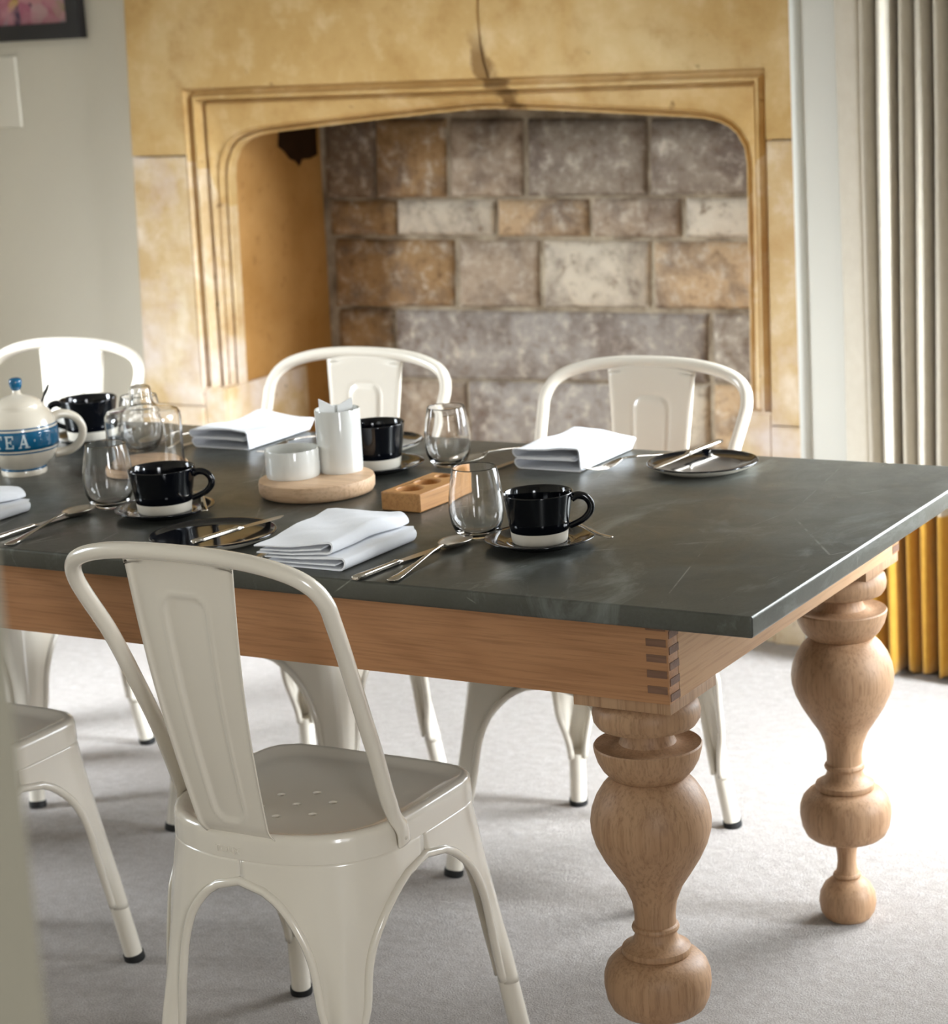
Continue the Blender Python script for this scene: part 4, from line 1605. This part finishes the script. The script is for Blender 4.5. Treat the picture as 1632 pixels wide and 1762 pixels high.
# ---- teapot
RA = math.radians(42.0)
pot = thing('teapot', 'cream teapot with a blue TEA band and blue knob', 'teapot', (-1.580, .455, TZ), RA)
bodyp = [(0, .003), (.034, .003), (.0355, 0), (.0385, 0), (.0400, .003), (.0395, .010), (.0380, .0130), (.0440, .0180), (.0530, .0270), (.0600, .0380), (.0640, .0500), (.0655, .0620),
         (.0653, .0760), (.0638, .0880), (.0600, .0990), (.0540, .1080), (.0470, .1145), (.0435, .1180), (.0425, .1235), (.0405, .1240), (.0395, .1200), (.0395, .1150), (.0, .1140)]
mesh_obj('body', *lathe(bodyp, 72), 'cream_pottery', pot, True, sharp=50)


def pot_r(z):
    for (r0, z0), (r1, z1) in zip(bodyp[5:], bodyp[6:]):
        if z0 <= z <= z1:
            return r0 + (r1 - r0) * (z - z0) / (z1 - z0)
    return .06


def band(name, za, zb, mat, off=.0004):
    zs = [za + (zb - za) * i / 6 for i in range(7)]
    mesh_obj(name, *lathe([(pot_r(za) - .001, za)] + [(pot_r(z) + off, z) for z in zs] + [(pot_r(zb) - .001, zb)], 72), mat, pot, True)


band('blue_band', .0505, .0835, 'teal_glaze')
band('blue_line', .0445, .0472, 'teal_glaze')
band('blue_line', .0868, .0892, 'teal_glaze')
mesh_obj('foot_line', *lathe([(.0385, .0100), (.0399, .0102), (.0385, .0135), (.0380, .0132)], 60), 'teal_glaze', pot, True)
lid = mesh_obj('lid', *lathe([(0, .1215), (.0385, .1215), (.0415, .1230), (.0410, .1250), (.0340, .1310), (.0220, .1370), (.0105, .1400), (.0075, .1420), (.0068, .1480), (.006, .1490), (0, .149)], 56), 'cream_pottery', pot, True, sharp=55)
mesh_obj('knob', *lathe([(0, .1470), (.0065, .1472), (.0085, .1500), (.0112, .1570), (.0118, .1630), (.0105, .1675), (.006, .1695), (0, .1700)], 32), 'teal_glaze', lid, True)
hp = catmull([(.0590, 0, .0950), (.070, 0, .0990), (.086, 0, .0970), (.1010, 0, .0860), (.1075, 0, .0680), (.1020, 0, .0490), (.0880, 0, .0370), (.0720, 0, .0320), (.0560, 0, .0310)], 5)
n = len(hp)
mesh_obj('handle', *tube(hp, [.0072 + .0016 * abs(2 * i / (n - 1) - 1) ** 2 for i in range(n)], 14, up=(0, 1, 0)), 'cream_pottery', pot, True)
spt = catmull([(-.0560, 0, .045), (-.075, 0, .055), (-.092, 0, .078), (-.104, 0, .104), (-.116, 0, .118)], 5)
n = len(spt)
mesh_obj('spout', *tube(spt, [.0190 - .0095 * (i / (n - 1)) ** .8 for i in range(n)], 16), 'cream_pottery', pot, True)

# serifed letters T E A and a dot, wrapped round the band (drawn in a unit box)
LET = {
    'T': [(0, .88, 1, 1), (0, .70, .12, .9), (.88, .70, 1, .9), (.40, 0, .60, .9), (.24, 0, .76, .10)],
    'E': [(.10, 0, .32, 1), (0, 0, .92, .11), (0, .89, .92, 1), (.80, .02, .94, .30), (.80, .70, .94, .98), (.30, .45, .66, .56), (.60, .34, .70, .67)],
    'A': [('q', .03, 0, .15, 0, .54, 1, .44, 1), ('q', .66, 0, .90, 0, .58, 1, .40, 1), (.26, .28, .72, .38), (-.04, 0, .24, .09), (.56, 0, 1.02, .09)],
    '.': [(.34, .40, .66, .62)],
}


def letter(ch, ang_c, hgt, wid, zc):
    V, F = [], []
    for q in LET[ch]:
        if q[0] == 'q':
            cs = [(q[1], q[2]), (q[3], q[4]), (q[5], q[6]), (q[7], q[8])]
        else:
            cs = [(q[0], q[1]), (q[2], q[1]), (q[2], q[3]), (q[0], q[3])]
        ns, nt_ = 4, 4
        b0 = len(V)
        for j in range(nt_ + 1):
            for i in range(ns + 1):
                s, t = i / ns, j / nt_
                a = Vector(cs[0]).lerp(Vector(cs[1]), s)
                b = Vector(cs[3]).lerp(Vector(cs[2]), s)
                p = a.lerp(b, t)
                z = zc + (p.y - .5) * hgt
                r = pot_r(z) + .0009
                an = ang_c + (p.x - .5) * wid / r
                V.append((r * math.cos(an), r * math.sin(an), z))
        F += [tuple(b0 + k for k in f) for f in grid_faces(ns + 1, nt_ + 1)]
    mesh_obj('letter', V, F, 'letter_white', pot)


FRONT = -PI / 2   # the side turned to the camera, in the pot's own frame
for chh, deg, w in (('T', -37, .0165), ('E', -18, .0160), ('A', 4, .0185), ('.', 20, .006)):
    letter(chh, FRONT + math.radians(deg), .0225 if chh != '.' else .016, w, .0672)
# dark leaf-shaped spoon end standing in the pot behind the lid rim
V = []
lf = [(0, .0016), (.006, .0018), (.011, .0034), (.017, .0054), (.023, .0056), (.028, .0036), (.031, .0006)]
for d, w in lf:
    V += [(d * .50 - w * .6, -w * .8, d), (d * .50 + .0014, 0, d - .0010), (d * .50 + w * .6, w * .8, d), (d * .50 - .0014, 0, d + .0008)]
F = []
for i in range(len(lf) - 1):
    for a in range(4):
        b = (a + 1) % 4
        F.append((i * 4 + a, i * 4 + b, i * 4 + 4 + b, i * 4 + 4 + a))
F += [(3, 2, 1, 0), tuple(range(len(lf) * 4 - 4, len(lf) * 4))]
lfo = mesh_obj('infuser_handle', V, F, 'black_frame', None, True, (-1.580 + .0405 * math.cos(RA), .455 + .0405 * math.sin(RA), TZ + .1215), RA)
tag(lfo, 'dark leaf-shaped spoon end poking out at the teapot lid', 'spoon')
